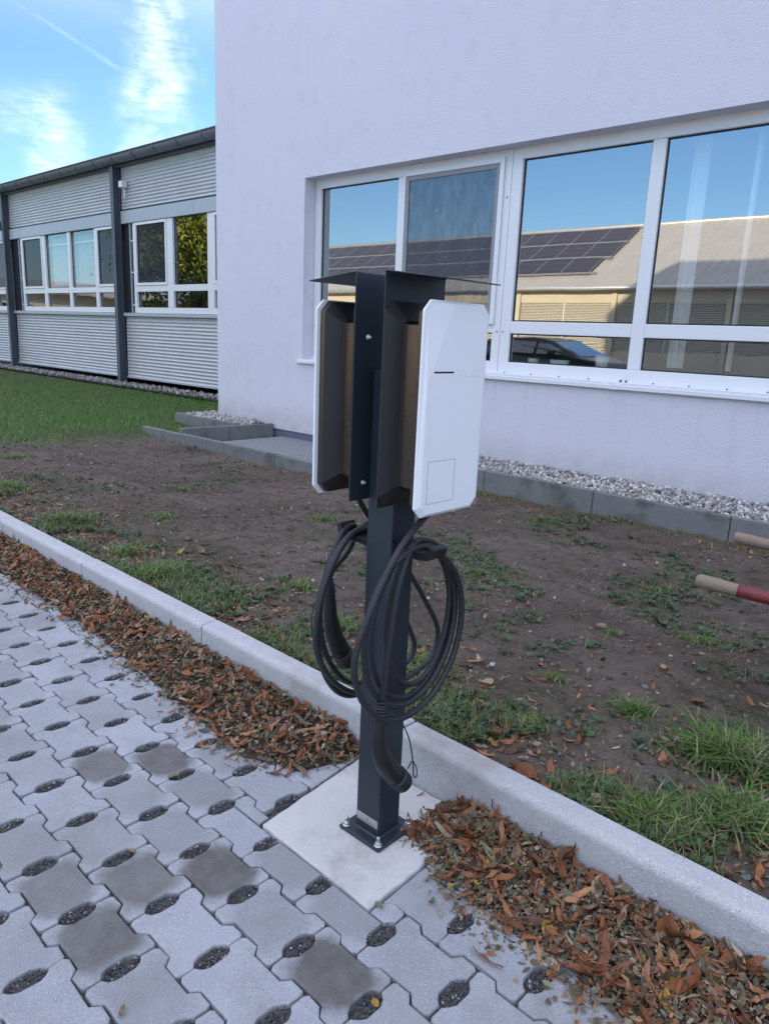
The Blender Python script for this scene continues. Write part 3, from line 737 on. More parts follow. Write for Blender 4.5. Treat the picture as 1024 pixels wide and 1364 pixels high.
# aluminium sill outside, in two lengths with a joining piece, and its screwed upstand
sill = bpy.data.objects.new('window_sill', None); COL.objects.link(sill); sill.parent = bld
def sillpiece(a, b, name='sill_sheet', dz=0.0, front=4.575):
    pr = [(front - dz, 0.874 - dz), (front - dz, 0.906 + dz), (WF - .03, 0.924 + dz), (WF - .03, 0.944), (WF - .006, 0.944), (WF - .006, 0.918 - dz), (front + .004, 0.899 - dz), (front + .004, 0.874 - dz)]
    MB().rings([[(x, p[0], p[1]) for p in pr] for x in (a, b)], smooth=False).build(name, PVC, sill, bevel=0.0015)
sillpiece(-5.72, -1.712); sillpiece(-1.688, 2.40); sillpiece(-1.735, -1.665, 'sill_joint', 0.003)
for xx in np.arange(-5.5, 2.2, 0.29):
    MB().lathe((xx, WF - .030, 0.935), [(0.006, 0.002), (0.006, -0.004), (0.0, -0.005)], 8, Vector((0, 1, 0))).build('screw', GASKET, sill)

for a_, b_ in ((-1.50, -1.37), (-1.02, -0.98), (-.66, -.40), (-.2, .3)):
    cu = MB(); N_ = max(6, int((b_ - a_) * 90)); P_ = [(a_ + (b_ - a_) * i / N_, WF + .34 + .018 * math.sin(i * 1.3)) for i in range(N_ + 1)]
    cu.add([(x, y, z) for z in (1.06, 2.86) for x, y in P_], [(i, i + 1, N_ + 2 + i, N_ + 1 + i) for i in range(N_)], True)
    cu.build('curtain', POTW, bld)
# plants on the inner sill
def pot_plant(x, y, r, h, label, leafn, leafh, pl_seed, wide=1.0):
    rr = random.Random(pl_seed)
    p = empty('potted_plant', (x, y, 1.021), label, 'plant', 'potted plants behind the ribbon window')
    ring = [(r * 0.78, 0), (r * 0.80, 0.002), (r, h), (r * 0.90, h), (r * 0.86, h - 0.012), (0.001, h - 0.012)]
    b = MB().lathe((x, y, 1.021), ring, 20); 
    for v in b.v: v.x = x + (v.x - x) * wide
    b.build('pot', POTW, p)
    V, Fa, C = [], [], []
    for i in range(leafn):
        a = rr.uniform(0, 6.283); L = leafh * rr.uniform(.6, 1.1); lean = rr.uniform(.1, .8); wd = L * rr.uniform(.10, .17)
        base = Vector((x + rr.uniform(-.5, .5) * r * wide, y + rr.uniform(-.5, .5) * r, 1.02 + h - .01)); k = len(V)
        for j in range(6):
            u = j / 5; c = base + Vector((math.cos(a) * lean * L * u ** 1.5, math.sin(a) * lean * L * u ** 1.5, L * (u - .35 * lean * u * u)))
            ww = wd * math.sin(math.pi * min(1, .12 + u * .88)); sd_ = Vector((-math.sin(a), math.cos(a), 0))
            V += [c - sd_ * ww, c + sd_ * ww]
            col = (0.03 * rr.uniform(.7, 1.5), 0.075 * rr.uniform(.7, 1.3), 0.02); C += [col, col]
        Fa += [(k + 2 * j, k + 2 * j + 1, k + 2 * j + 3, k + 2 * j + 2) for j in range(5)]
    off = Vector((x, y, 1.021))
    add_mesh('foliage', np_mesh('foliage', [v - off for v in V], Fa, np.array(C), GRASS), p)
pot_plant(-2.72, 4.96, 0.055, 0.055, 'low white pot with upright leaves, leftmost of the sill plants', 16, 0.24, 1)
pot_plant(-2.44, 4.96, 0.052, 0.055, 'long white trough planter in the middle of the sill plants', 26, 0.24, 2, 2.0)
pot_plant(-2.02, 4.96, 0.062, 0.115, 'tall white pot with drooping narrow leaves, rightmost of the sill plants', 26, 0.22, 3)

# ------------------------------------------------------------------ low hall on the left
V0 = 6.6193
hall = empty('low_hall', (-13.5, V0, 0), 'long low hall clad in corrugated metal left of the tall building', 'building')
def corrugated(x0, x1, z0, z1, y, pitch=0.062, amp=0.011):
    n = int((z1 - z0) / pitch * 8); P = []
    for i in range(n + 1):
        z = z0 + (z1 - z0) * i / n; ph = (z / pitch) % 1.0
        s_ = 0.5 + 0.5 * math.cos(2 * math.pi * ph); s_ = min(1, max(0, (s_ - .5) * 1.5 + .5))
        P.append((y - amp * 2 * s_, z))
    m = MB(); V = [(x, p[0], p[1]) for x in (x0, x1) for p in P]; N = len(P)
    m.add(V, [(i, i + 1, N + i + 1, N + i) for i in range(N - 1)], True)
    m.add([(x0, p[0], p[1]) for p in (P[0], P[-1])] + [(x0, y + .06, P[-1][1]), (x0, y + .06, P[0][1])], [(0, 1, 2, 3)])
    return m
POSTX = [-7.95, -13.555, -19.16, -24.77, -30.3]
for i, px in enumerate(POSTX):
    c = MB(); hw = 0.06
    c.box(px - hw, px + hw, 6.44, 6.455, 0.0, 4.25); c.box(px - hw, px + hw, 6.575, 6.59, 0.0, 4.25); c.box(px - .006, px + .006, 6.455, 6.575, 0.0, 4.25)
    c.build('steel_column', ANTHP, hall, bevel=0.003)
def hall_bay(xl, xr, members, kinds):
    up = corrugated(xl, xr, 3.465, 4.26, V0); up.build('upper_cladding', ALUCLAD, hall)
    lo = corrugated(xl, xr, 0.20, 1.405, V0, 0.066); lo.build('lower_cladding', ALUCLAD, hall)
    MB().box(xl, xr, V0 - .02, V0 + .05, 3.427, 3.462).build('shadow_gap', DARKP, hall)
    fj = xl + (xr - xl) * 0.475
    for a, b in ((xl, fj - .003), (fj + .003, xr)):
        MB().box(a, b, V0 - .055, V0 + .04, 3.19, 3.425).build('fascia_panel', FASCIA, hall, bevel=0.004)
    MB().box(xl, xr, V0 - .075, V0 + .05, 1.41, 1.475).build('sill_strip', FASCIA, hall, bevel=0.004)
    MB().box(xl, xr, V0 - .045, V0 + .02, 0.165, 0.20).build('base_trim', FASCIA, hall, bevel=0.003)
    yg = V0 + 0.02
    win = bpy.data.objects.new('window', None); COL.objects.link(win); win.parent = hall
    left = members[0][0]
    # dark strip with the guide rail of the sun blind left of the window
    MB().box(xl, left - .001, V0 + .03, V0 + .06, 1.475, 3.19).build('dark_infill', DARKP, win)
    rl = MB(); rl.box(left - .13, left - .105, V0 - .03, V0 + .0, 1.475, 3.19); rl.build('guide_rail', FASCIA, win)
    for zz in (1.62, 2.25, 2.85): MB().box(left - .105, left - .03, V0 - .02, V0 - .005, zz, zz + .022).build('rail_clip', PVC, win)
    for a, b in members: MB().box(a, b, V0 - .03, V0 + .05, 1.585, 3.185).build('mullion', PVC, win, bevel=0.004)
    MB().box(left, xr - .0, V0 - .032, V0 + .05, 1.48, 1.583).build('bottom_rail', PVC, win, bevel=0.004)
    for (a, b), (c, d_), kd in zip(members[:-1], members[1:], kinds):
        MB().box(b + .001, c - .001, V0 - .029, V0 + .05, 1.885, 2.0).build('transom', PVC, win, bevel=0.004)
        if kd == 'screen':
            f = MB(); k_ = .05
            f.box(b + .001, b + k_, V0 - .045, V0 - .01, 2.003, 3.18); f.box(c - k_, c - .001, V0 - .045, V0 - .01, 2.003, 3.18); f.box(b + k_, c - k_, V0 - .045, V0 - .01, 2.003, 2.003 + k_); f.box(b + k_, c - k_, V0 - .045, V0 - .01, 3.18 - k_, 3.18)
            f.build('sash', PVC, win, bevel=0.003)
            pane(win, b + k_, c - k_, 2.05, 3.13, yg - .03, SCREENH)
        else: pane(win, b, c, 2.0, 3.185, yg, GLASSH)
        pane(win, b, c, 1.583, 1.885, yg, GLASSH)
    rb = MB()
    for q in [((xl, V0 + 3, .1), (xr, V0 + 3, .1), (xr, V0 + 3, 3.5), (xl, V0 + 3, 3.5)), ((xl, V0 + .07, 3.5), (xr, V0 + .07, 3.5), (xr, V0 + 3, 3.5), (xl, V0 + 3, 3.5)), ((xl, V0 + .07, .3), (xr, V0 + .07, .3), (xr, V0 + 3, .3), (xl, V0 + 3, .3)),
              ((xl, V0 + .07, .3), (xl, V0 + 3, .3), (xl, V0 + 3, 3.5), (xl, V0 + .07, 3.5)), ((xr, V0 + .07, .3), (xr, V0 + 3, .3), (xr, V0 + 3, 3.5), (xr, V0 + .07, 3.5))]: quad(rb, *q)
    rb.build('room', ROOM, hall)
    return win
hall_bay(-13.46, -8.05, [(-13.065, -12.965), (-11.82, -11.62), (-10.50, -10.30), (-9.24, -9.04), (-8.14, -8.05)], ['screen', 'clear', 'screen', 'clear'])
wB = hall_bay(-19.065, -13.655, [(-18.50, -18.40), (-17.27, -17.12), (-15.95, -15.82), (-14.69, -14.56), (-13.735, -13.655)], ['screen', 'clear', 'clear', 'screen'])
hall_bay(-24.68, -19.255, [(-24.1, -24.0), (-22.88, -22.72), (-21.56, -21.42), (-20.3, -20.16), (-19.335, -19.255)], ['clear', 'clear', 'screen', 'screen'])
# curtains behind the two middle panes of the second bay
cu = MB(); N = 150; P = [(-17.2 + 2.6 * i / N, V0 + .17 + .035 * math.sin(i * 1.25) + .015 * math.sin(i * .41)) for i in range(N + 1)]
cu.add([(x, y, z) for z in (2.08, 3.12) for x, y in P], [(i, i + 1, N + 2 + i, N + 1 + i) for i in range(N)], True)
cu.build('curtain', CURT, hall)
MB().box(-17.3, -13.8, V0 + .10, V0 + .115, 2.955, 2.99).build('light_line_bar', PVC, hall)  # white bar put in for a bright line of light behind the panes
# eaves: dark soffit board, half round gutter with brackets, low roof behind
MB().box(-36, XC - .012, V0 - .10, V0 + .1, 4.225, 4.40).build('eaves_board', ANTHP, hall)
gut = MB(); gy, gz, gr = V0 - .215, 4.385, 0.125
sec = [(gy + gr * math.cos(a), gz + gr * math.sin(a)) for a in [math.pi + math.pi * i / 10 for i in range(11)]]
sec = [(gy - gr - .012, gz + .012), (gy - gr - .012, gz - .004)] + sec + [(gy + gr + .004, gz + .02)]
gut.add([(x, p[0], p[1]) for x in (-36, XC - .015) for p in sec], [(i, i + 1, len(sec) + i + 1, len(sec) + i) for i in range(len(sec) - 1)], True)
gobj = gut.build('gutter', GUTTERM, hall)
md = gobj.modifiers.new('thick', 'SOLIDIFY'); md.thickness = 0.004
ME = None
for bx in np.arange(-7.9, -30, -0.762):
    b = MB(); s2 = [(gy + (gr + .010) * math.cos(a), gz + (gr + .010) * math.sin(a)) for a in [math.pi + math.pi * i / 8 for i in range(9)]] + [(gy + gr + .05, gz - .05)]
    s3 = [(gy + (gr + .001) * math.cos(a), gz + (gr + .001) * math.sin(a)) for a in [math.pi + math.pi * i / 8 for i in range(9)]] + [(gy + gr + .05, gz - .06)]
    b.add([(x, q[0], q[1]) for x in (bx - .022, bx + .022) for q in s2], [(i, i + 1, 10 + i + 1, 10 + i) for i in range(9)])
    o = b.build('gutter_bracket', ANTHP, None); off = rootloc(hall)
    for v in o.data.vertices: v.co -= off
    o.parent = gobj
MB().add([(-36, V0 - .13, 4.40), (XC - .015, V0 - .13, 4.40), (XC - .015, 13.5, 5.05), (-36, 13.5, 5.05), (-36, V0 - .13, 4.412), (XC - .015, V0 - .13, 4.412), (XC - .015, 13.5, 5.07), (-36, 13.5, 5.07)],
         [(0, 3, 2, 1), (4, 5, 6, 7), (0, 1, 5, 4), (1, 2, 6, 5), (2, 3, 7, 6), (3, 0, 4, 7)]).build('roof', GUTTERM, hall)
MB().box(-36, XC - .02, 13.3, 13.45, -0.1, 5.0).build('rear_wall', ALUCLAD, hall)
MB().tube(catmull([(-20.4, V0 - .2, 4.28), (-20.3, V0 - .2, 4.0), (-19.6, V0 - .2, 3.72), (-19.3, V0 - .2, 3.60), (-19.24, V0 - .2, 3.4)], 6), 0.045, 10).build('downpipe', ANTHP, hall)
sb = MB(); sb.box(-13.33, -13.20, V0 - .15, V0 - .03, 3.84, 3.96); sb.box(-13.285, -13.255, V0 - .07, V0 - .045, 3.66, 3.84)
sb.build('sensor_box', PVC, hall, bevel=0.01)

# ------------------------------------------------------------------ hall behind the camera (seen only as a reflection) with solar roof
D = 27.0
oh = empty('opposite_hall', (-20, -D, 0), 'sunlit cream hall with solar panels mirrored in the ribbon window', 'building')
XO0, XO1 = -62, 12
MB().box(XO0, XO1, -D - 12, -D - .12, -0.1, 1.0).build('wall', FACADE, oh)
MB().box(XO0, XO1, -D - .5, -D - .12, 3.55, 4.25).build('upper_wall', FACADE, oh)
MB().box(XO0, XO1, -D - .62, -D - .5, 1.0, 3.55).build('inner_wall', ROOM, oh)
bl_me = None
for bx in np.arange(-59.05, 11, 5.92):
    MB().box(bx - .12, bx + .12, -D - .12, -D + .05, -0.1, 4.2).build('column', FACADE, oh)
    for k in range(2):
        a = bx + .14 + k * 2.83; b = a + 2.80
        s_ = MB()
        for z in np.arange(1.02, 3.52, 0.085):
            s_.add([(a, -D - .10, z), (b, -D - .10, z), (b, -D - .155, z + .06), (a, -D - .155, z + .06)], [(0, 1, 2, 3)])
        o = s_.build('blind', BLIND, oh)
    MB().box(bx + 2.93, bx + 2.98, -D - .14, -D - .06, 1.0, 3.55).build('guide_rail', PVC, oh)
def roofz(y): return 4.62 + (-D - .0 - y) * 0.60
rr = MB(); ys_ = (-D + .55, -D - 6.0)
x = XO0
P = []
while x < XO1:
    P += [(x, 0), (x + .06, .045), (x + .10, .045), (x + .16, 0)]; x += 0.5
V = [(px, y, roofz(y) + pz) for y in ys_ for px, pz in P]; N = len(P)
rr.add(V, [(i, i + 1, N + i + 1, N + i) for i in range(N - 1)])
rr.build('roof', ROOFM, oh)
MB().add([(XO0, -D - 6, roofz(-D - 6) - .02), (XO1, -D - 6, roofz(-D - 6) - .02), (XO1, -D - 12, 4.6), (XO0, -D - 12, 4.6)], [(0, 1, 2, 3)]).build('rear_roof', ROOFM, oh)
MB().add([(XO0, -D + .55, roofz(-D + .55) - .03), (XO1, -D + .55, roofz(-D + .55) - .03), (XO1, -D - 12, 4.22), (XO0, -D - 12, 4.22)], [(0, 1, 2, 3)]).build('soffit', FACADE, oh)
MB().tube([(XO0, -D - 6, roofz(-D - 6) + .05), (XO1, -D - 6, roofz(-D - 6) + .05)], 0.13, 8).build('ridge_cap', ALU, oh)
MB().tube([(XO0, -D + .62, roofz(-D + .55) - .06), (XO1, -D + .62, roofz(-D + .55) - .06)], 0.11, 10).build('gutter', ALU, oh)
sl = math.atan(0.60); pm = None; fm = None
ayv, azv = Vector((0, -math.cos(sl), math.sin(sl))), Vector((0, math.sin(sl), math.cos(sl)))
for row in range(3):
    s0 = 0.75 + row * 1.98
    for k in range(24):
        xr_ = -19.2 - (0.35 if row == 0 else 0) + 0.0 - k * 1.78
        c = Vector((xr_ - .87, -D, roofz(-D))) + ayv * (s0 + .92) + azv * 0.14
        if pm is None:
            o = MB().obox((0, 0, 0), Vector((1, 0, 0)), ayv, azv, 0.87, 0.92, 0.02).build('solar_panel', PV, None); pm = o.data; o.parent = oh
            f = MB()
            for q in (-.86, .86): f.obox(Vector((q, 0, 0)) + azv * .003, Vector((1, 0, 0)), ayv, azv, .012, 0.925, 0.022)
            for q in (-.3, .3): f.obox(ayv * q + azv * .003, Vector((1, 0, 0)), ayv, azv, .87, .004, 0.0195)
            f2 = f.build('panel_frame', PVFRAME, None); fm = f2.data; f2.parent = o
        else:
            o = bpy.data.objects.new('solar_panel', pm); COL.objects.link(o); o.parent = oh
            f2 = bpy.data.objects.new('panel_frame', fm); COL.objects.link(f2); f2.parent = o
        o.location = c - Vector(oh.location)
    for q in (0.0, 1.9):
        cc = Vector((-40.5, -D, roofz(-D))) + ayv * (s0 + q - .03) + azv * .13
        MB().obox(cc, Vector((1, 0, 0)), ayv, azv, 21.4, .045, .035).build('mounting_rail', PVFRAME, oh)

fb = empty('cream_building', (-64, 0, -.16), 'low cream building mirrored in the low panes of the left hall', 'building')
MB().box(-76, -62, -42, -3, -.16, 3.55).build('wall', FACADE, fb)
MB().prism([(-77, 3.5), (-61.2, 3.5), (-61.2, 3.62), (-69, 4.9), (-77, 3.62)], 'y', -43, -2).build('roof', ROOFM, fb)
for yy in np.arange(-39, -5, 4.0): 
    wn = MB().box(-61.99, -61.9, yy, yy + 2.2, .9, 2.6).build('window', CARGLASS, fb)
# ------------------------------------------------------------------ parked car behind the camera (mirrored in the low pane)
def wheel_at(x, y, r, par):
    wh = MB().lathe((x, y, r - 0.02), [(r * .62, -.1), (r * .95, -.1), (r, -.07), (r, .07), (r * .95, .1), (r * .62, .1)], 20, Vector((0, 1, 0))).build('wheel', TYRE, par)
    MB().lathe((x, y, r - 0.02), [(0.0, -.085), (r * .6, -.085), (r * .63, -.1), (r * .63, .1), (r * .6, .085), (0.0, .085)], 14, Vector((0, 1, 0))).build('rim', ALU, wh)
cy_ = -5.9
car = empty('parked_car', (-8.6, cy_, -0.02), 'black parked hatchback mirrored in the low pane of the ribbon window', 'car')
prof = [(-10.75, .25), (-10.8, .75), (-10.55, .98), (-10.35, 1.25), (-9.9, 1.37), (-8.9, 1.39), (-8.3, 1.32), (-7.45, .96), (-6.95, .86), (-6.75, .62), (-6.72, .25)]
def hw(z): return 0.86 if z < .95 else 0.86 - (z - .95) * .62
c = MB(); n = len(prof)
ringL = [(x, cy_ - hw(z), z) for x, z in prof]; ringR = [(x, cy_ + hw(z), z) for x, z in prof]
low = [i for i, p in enumerate(prof) if p[1] < .97]
c.add(ringL + ringR, [(i, i + 1, n + i + 1, n + i) for i in range(n - 1)] + [tuple(range(n))[::-1], tuple(range(n, 2 * n))] + [(0, n, 2 * n - 1, n - 1)])
c.build('body', CARP, car, bevel=0.05, segs=3, angle=12)
for s_ in (-1, 1):
    for pl in ([(-10.25, .99), (-10.05, 1.26), (-9.55, 1.31), (-9.5, .99)], [(-9.42, .99), (-9.46, 1.31), (-8.75, 1.31), (-8.72, .99)], [(-8.64, .99), (-8.66, 1.30), (-8.35, 1.26), (-7.62, 1.0)]):
        MB().add([(x, cy_ + s_ * (hw(z) + .004), z) for x, z in pl], [(0, 1, 2, 3)]).build('side_window', CARGLASS, car)
    wheel_at(-10.05, cy_ + s_ * .78, .32, car); wheel_at(-7.5, cy_ + s_ * .78, .32, car)
    MB().obox((-6.83, cy_ + s_ * .6, .68), Vector((1, 0, 0)), Vector((0, 1, 0)), Vector((0, 0, 1)), .09, .16, .07).build('headlight', CARGLASS, car, bevel=.02)
    MB().obox((-8.15, cy_ + s_ * .98, 1.02), Vector((1, 0, 0)), Vector((0, 1, 0)), Vector((0, 0, 1)), .06, .10, .06).build('wing_mirror', CARP, car, bevel=.03)
MB().add([(-8.26, cy_ - .6, 1.31), (-8.26, cy_ + .6, 1.31), (-7.52, cy_ + .74, .995), (-7.52, cy_ - .74, .995)], [(0, 1, 2, 3)]).build('windscreen', CARGLASS, car)

# ------------------------------------------------------------------ tree mirrored in the hall windows
def tree(x, y, h, r, label, seed, nl, cz):
    rr = random.Random(seed); g2 = np.random.default_rng(seed)
    tr = empty('broadleaf_tree', (x, y, -0.16), label, 'tree', 'trees mirrored in the hall windows')
    tb = MB(); pts_ = [(x + .1 * math.sin(i * 1.3 + seed), y + .1 * math.cos(i * 1.7 + seed), -0.16 + h * .7 * i / 7) for i in range(8)]
    tb.tube(pts_, [.17 - .016 * i for i in range(8)], 10)
    tips = []
    for i in range(26):
        a = rr.uniform(0, 6.28); q = Vector(pts_[rr.randrange(2, 8)]); L = r * rr.uniform(.6, 1.0)
        e = q + Vector((math.cos(a) * L, math.sin(a) * L, rr.uniform(.0, .7) * L)); mid = (q + e) / 2 + Vector((0, 0, .2)); tb.tube([q, mid, e], [.05, .03, .012], 6); tips += [e, mid]
    tb.build('trunk', BARK, tr)
    tips = np.array([tuple(v) for v in tips]); n = nl
    cl_ = tips[g2.integers(0, len(tips), n)]
    extra = np.stack([x + g2.normal(0, r * .45, n), y + g2.normal(0, r * .45, n), cz + g2.normal(0, h * .2, n)], -1)
    base = np.where(g2.random((n, 1)) < .7, cl_ + g2.normal(0, .42, (n, 3)), extra)
    base = base[base[:, 2] > 1.0]; n = len(base)
    Tq = np.array([(-.5, 0, 0), (0, -.28, .04), (.55, 0, 0), (0, .28, .04)]); 
    sz = g2.uniform(.10, .2, (n, 1)) * np.ones((1, 3))
    cc = np.array([(.30, .36, .07)]) * g2.uniform(.6, 1.4, (n, 1)) * np.array([[1, 1, 1]]) + (g2.random((n, 1)) < .25) * np.array([(.12, .06, 0.0)])
    o = scatter('crown', Tq, np.array([(0, 1, 2, 3)]), base - np.array([x, y, -0.16]), rots(n, 1.3), sz, cc, LEAF, False, 0, None, tr)
tree(-22.2, -0.8, 6.6, 2.3, 'yellow green tree mirrored in the hall window nearest the corner', 3, 26000, 4.2)

# ------------------------------------------------------------------ edging, lightwell and pebbles
ed = structure('edging')
def slabs(p0, p1, zt, zb, thick, n, seed=0):
    p0, p1 = Vector((*p0, 0)), Vector((*p1, 0)); dv = p1 - p0; L = dv.length / n; u = dv.normalized(); nrm = Vector((-u.y, u.x, 0)); rr = random.Random(seed)
    for i in range(n):
        c = p0 + u * (L * (i + .5)) + nrm * thick / 2; c.z = (zt + zb) / 2 + rr.uniform(-.006, .006)
        MB().obox(c, u, nrm, Vector((0, 0, 1)), L / 2 - .003, thick / 2, (zt - zb) / 2).build('edging_slab', EDGING, ed, bevel=0.006)
slabs((-6.98, 3.27), (-3.62, 3.25), 0.062, -0.3, 0.055, 4, 1)
slabs((-6.30, 3.35), (-6.20, 4.60), 0.098, -0.3, -0.055, 2, 2)
slabs((-7.72, 4.17), (-6.36, 4.16), 0.105, -0.3, 0.055, 2, 3)
slabs((-3.60, 3.25), (-3.60, 3.95), 0.11, -0.3, -0.055, 1, 4)
for k in range(9): slabs((-3.60 + k * 1.02 + .08, 3.975), (-3.60 + k * 1.02 + 1.10, 3.975), 0.125, -0.3, 0.055, 1, 5 + k)
gr = empty('lightwell_grating', (-4.8, 3.95, -0.05), 'galvanised mesh grating over the lightwell beneath the lilac wall', 'grating')
gb = MB()
for xx in np.arange(-5.94, -3.66, 0.055): gb.box(xx - .006, xx + .006, 3.42, 4.585, -0.07, -0.045)
for yy in np.arange(3.44, 4.585, 0.055): gb.box(-5.95, -3.66, yy - .006, yy + .006, -0.066, -0.047)
gb.build('mesh_bars', MESHM, gr)
gf = MB(); gf.box(-5.985, -5.954, 3.39, 4.60, -0.09, -0.040); gf.box(-3.655, -3.625, 3.39, 4.60, -0.09, -0.040); gf.box(-5.953, -3.656, 3.39, 3.418, -0.09, -0.040); gf.box(-5.953, -3.656, 4.588, 4.605, -0.09, -0.040)
gf.build('frame', MESHM, gr)
ico = bmesh.new(); bmesh.ops.create_icosphere(ico, subdivisions=1, radius=1)
ICO = np.array([tuple(v.co) for v in ico.verts]); ICOF = np.array([[v.index for v in f.verts] for f in ico.faces]); ico.free()
PB = []
def pebbles(x0, x1, y0, y1, z0, z1, dens, s0, s1):
    n = int((x1 - x0) * (y1 - y0) * dens)
    p = np.stack([rng.uniform(x0, x1, n), rng.uniform(y0, y1, n), np.zeros(n)], -1); f = (p[:, 1] - y0) / (y1 - y0)
    p[:, 2] = z0 + (z1 - z0) * f + rng.uniform(-.012, .012, n)
    PB.append((p, rng.uniform(s0, s1, n)))
for (a, b, c_, d_, za, zb_) in [(-3.55, 3.5, 4.02, 4.625, .095, .125), (-7.4, -6.33, 4.22, 4.625, .08, .10), (-7.75, -7.36, 4.22, 6.0, .08, .09)]:
    gbed = MB().add([(a, c_, za - .012), (b, c_, za - .012), (b, d_ - .014, zb_ - .012), (a, d_ - .014, zb_ - .012)], [(0, 1, 2, 3)]).build('gravel_bed', GRIT); gbed['kind'] = 'structure'
    pebbles(a, b, c_, d_ - .02, za, zb_, 2300, .009, .022)
PB_FAR = len(PB); pebbles(-26, -7.8, 6.22, 6.57, .045, .07, 520, .014, .032)
gbed = MB().add([(-30, 6.2, .02), (-7.4, 6.2, .02), (-7.4, 6.6, .06), (-30, 6.6, .06)], [(0, 1, 2, 3)]).build('gravel_bed', GRIT); gbed['kind'] = 'structure'
p = np.concatenate([x[0] for x in PB]); s_ = np.concatenate([x[1] for x in PB]); n = len(p)
pal = np.array([(.42, .40, .37), (.30, .29, .28), (.50, .48, .45), (.24, .21, .18), (.36, .31, .26), (.19, .19, .2), (.60, .58, .56)])
pc = pal[rng.integers(0, len(pal), n)] * rng.uniform(.8, 1.15, (n, 1)); pc[p[:, 1] > 6.1] *= .7
scatter('pebbles', ICO, ICOF, p, rots(n), s_[:, None] * np.stack([rng.uniform(.9, 1.4, n), rng.uniform(.7, 1.1, n), rng.uniform(.5, .8, n)], -1), pc, PEBBLE, True, 0.12)
#SECTION3
# ------------------------------------------------------------------ charging post
post = empty('charging_post', (0, 0, 0.003), 'dark anthracite steel post on a bolted base plate carrying two charging boxes', 'charging post')
A_ = 0.0385
MB().box(-A_, A_, -A_, A_, 0.0135, 1.140).build('pole', ANTH, post, bevel=0.004, segs=3)
MB().box(-0.068, 0.068, -0.068, 0.068, 0.0035, 0.0125).build('base_plate', ANTH, post, bevel=0.003)
wl = MB(); wl.rings([[(s1 * (A_ + e), s2 * (A_ + e), z) for s1, s2 in ((-1, -1), (1, -1), (1, 1), (-1, 1))] for e, z in ((.004, .0128), (.0006, .017))], smooth=False, caps=False)
wl.build('weld_seam', ANTH, post)
for sx in (-1, 1):
    for sy in (-1, 1):
        c = (sx * 0.0545, sy * 0.0545, 0.0125)
        b = MB().lathe(c, [(0.0105, 0), (0.0105, .0018), (0.0, .0018)], 16)
        b.lathe((c[0], c[1], .0143), [(0.0076, 0), (0.0080, .001), (0.0080, .006), (0.0070, .0072), (0.0, .0072)], 6)
        b.lathe((c[0], c[1], .0215), [(0.0042, 0), (0.0042, .0125), (0.0034, .0138), (0, .0138)], 10)
        b.build('anchor_bolt', ZINC, post)
npl = MB().box(-0.0335, 0.0355, -A_ - .0016, -A_ - .0002, 0.0370, 0.0585).build('name_plate', PLATEM, post, bevel=0.0008)
pr = MB(); pr.lathe((0.0015, -A_ - .0016, .0495), [(0.0024, 0), (0.0024, .0003), (0, .0003)], 12, Vector((0, -1, 0)))
pr.build('printed_dot', INK, npl)
pr = MB(); xx = -0.027; rr = random.Random(3)
while xx < .028:
    L = rr.uniform(.0010, .0022); pr.box(xx, xx + L, -A_ - .0019, -A_ - .0016, .0415, .0428); xx += L + rr.uniform(.0005, .0012)
o = pr.build('print_line', INK, npl); o['kind'] = 'stuff'
# two bent sheets back to back: an upright plate with a sloping rain roof folded outwards
for s_ in (1, -1):
    t_ = .0025; xb = s_ * 0.0400; y0_, y1_ = -0.0965, 0.0935; zb, zt = 0.8545, 1.3395; xo, zo = s_ * 0.186, 1.3235
    P = [(xb, zb), (xb, zt - .004), (xb + s_ * .0012, zt - .001), (xb + s_ * .004, zt), (xo, zo)]
    Q = [(xo, zo - t_), (xb + s_ * .004, zt - t_), (xb + s_ * t_, zt - .005), (xb + s_ * t_, zb)]
    MB().prism([(p[0], p[1]) for p in P + Q], 'y', y0_, y1_).build('mounting_sheet', ANTH, post, bevel=0.0006, segs=1)
    # fold bevel on near edge + screws through the plate
for zz in (1.207, 0.893):
    b = MB(); c = (-0.0397, -0.056, zz)
    b.lathe(c, [(.0065, 0), (.0065, .0012), (.0, .0012)], 14, Vector((1, 0, 0)))
    b.lathe((-0.0386, -.056, zz), [(.0048, 0), (.0048, .0028), (.0, .0028)], 6, Vector((1, 0, 0)))
    b.lathe((-0.0360, -.056, zz), [(.0024, 0), (.0024, .0045), (.0, .0045)], 8, Vector((1, 0, 0)))
    b.build('fixing_screw', ZINC, post)
# cable hooks: flat curved bars standing off both sides of the pole
for s_ in (1, -1):
    pts_ = [(s_ * .0388, 0.004, .742), (s_ * .075, 0.002, .746), (s_ * .110, -.001, .749), (s_ * .136, -.004, .756), (s_ * .143, -.004, .775)]
    hk = MB(); R_ = []
    for i, p in enumerate(catmull(pts_, 5)):
        p = Vector(p); T = (Vector(pts_[min(4, i // 5 + 1)]) - Vector(pts_[min(3, i // 5)])).normalized(); Nn = Vector((0, 1, 0)); B = T.cross(Nn)
        R_.append([p + Nn * a * .024 + B * b * .008 for a, b in ((-1, -1), (1, -1), (1, 1), (-1, 1))])
    hk.rings(R_, smooth=False).build('cable_hook', PLUGM, post, bevel=0.003)

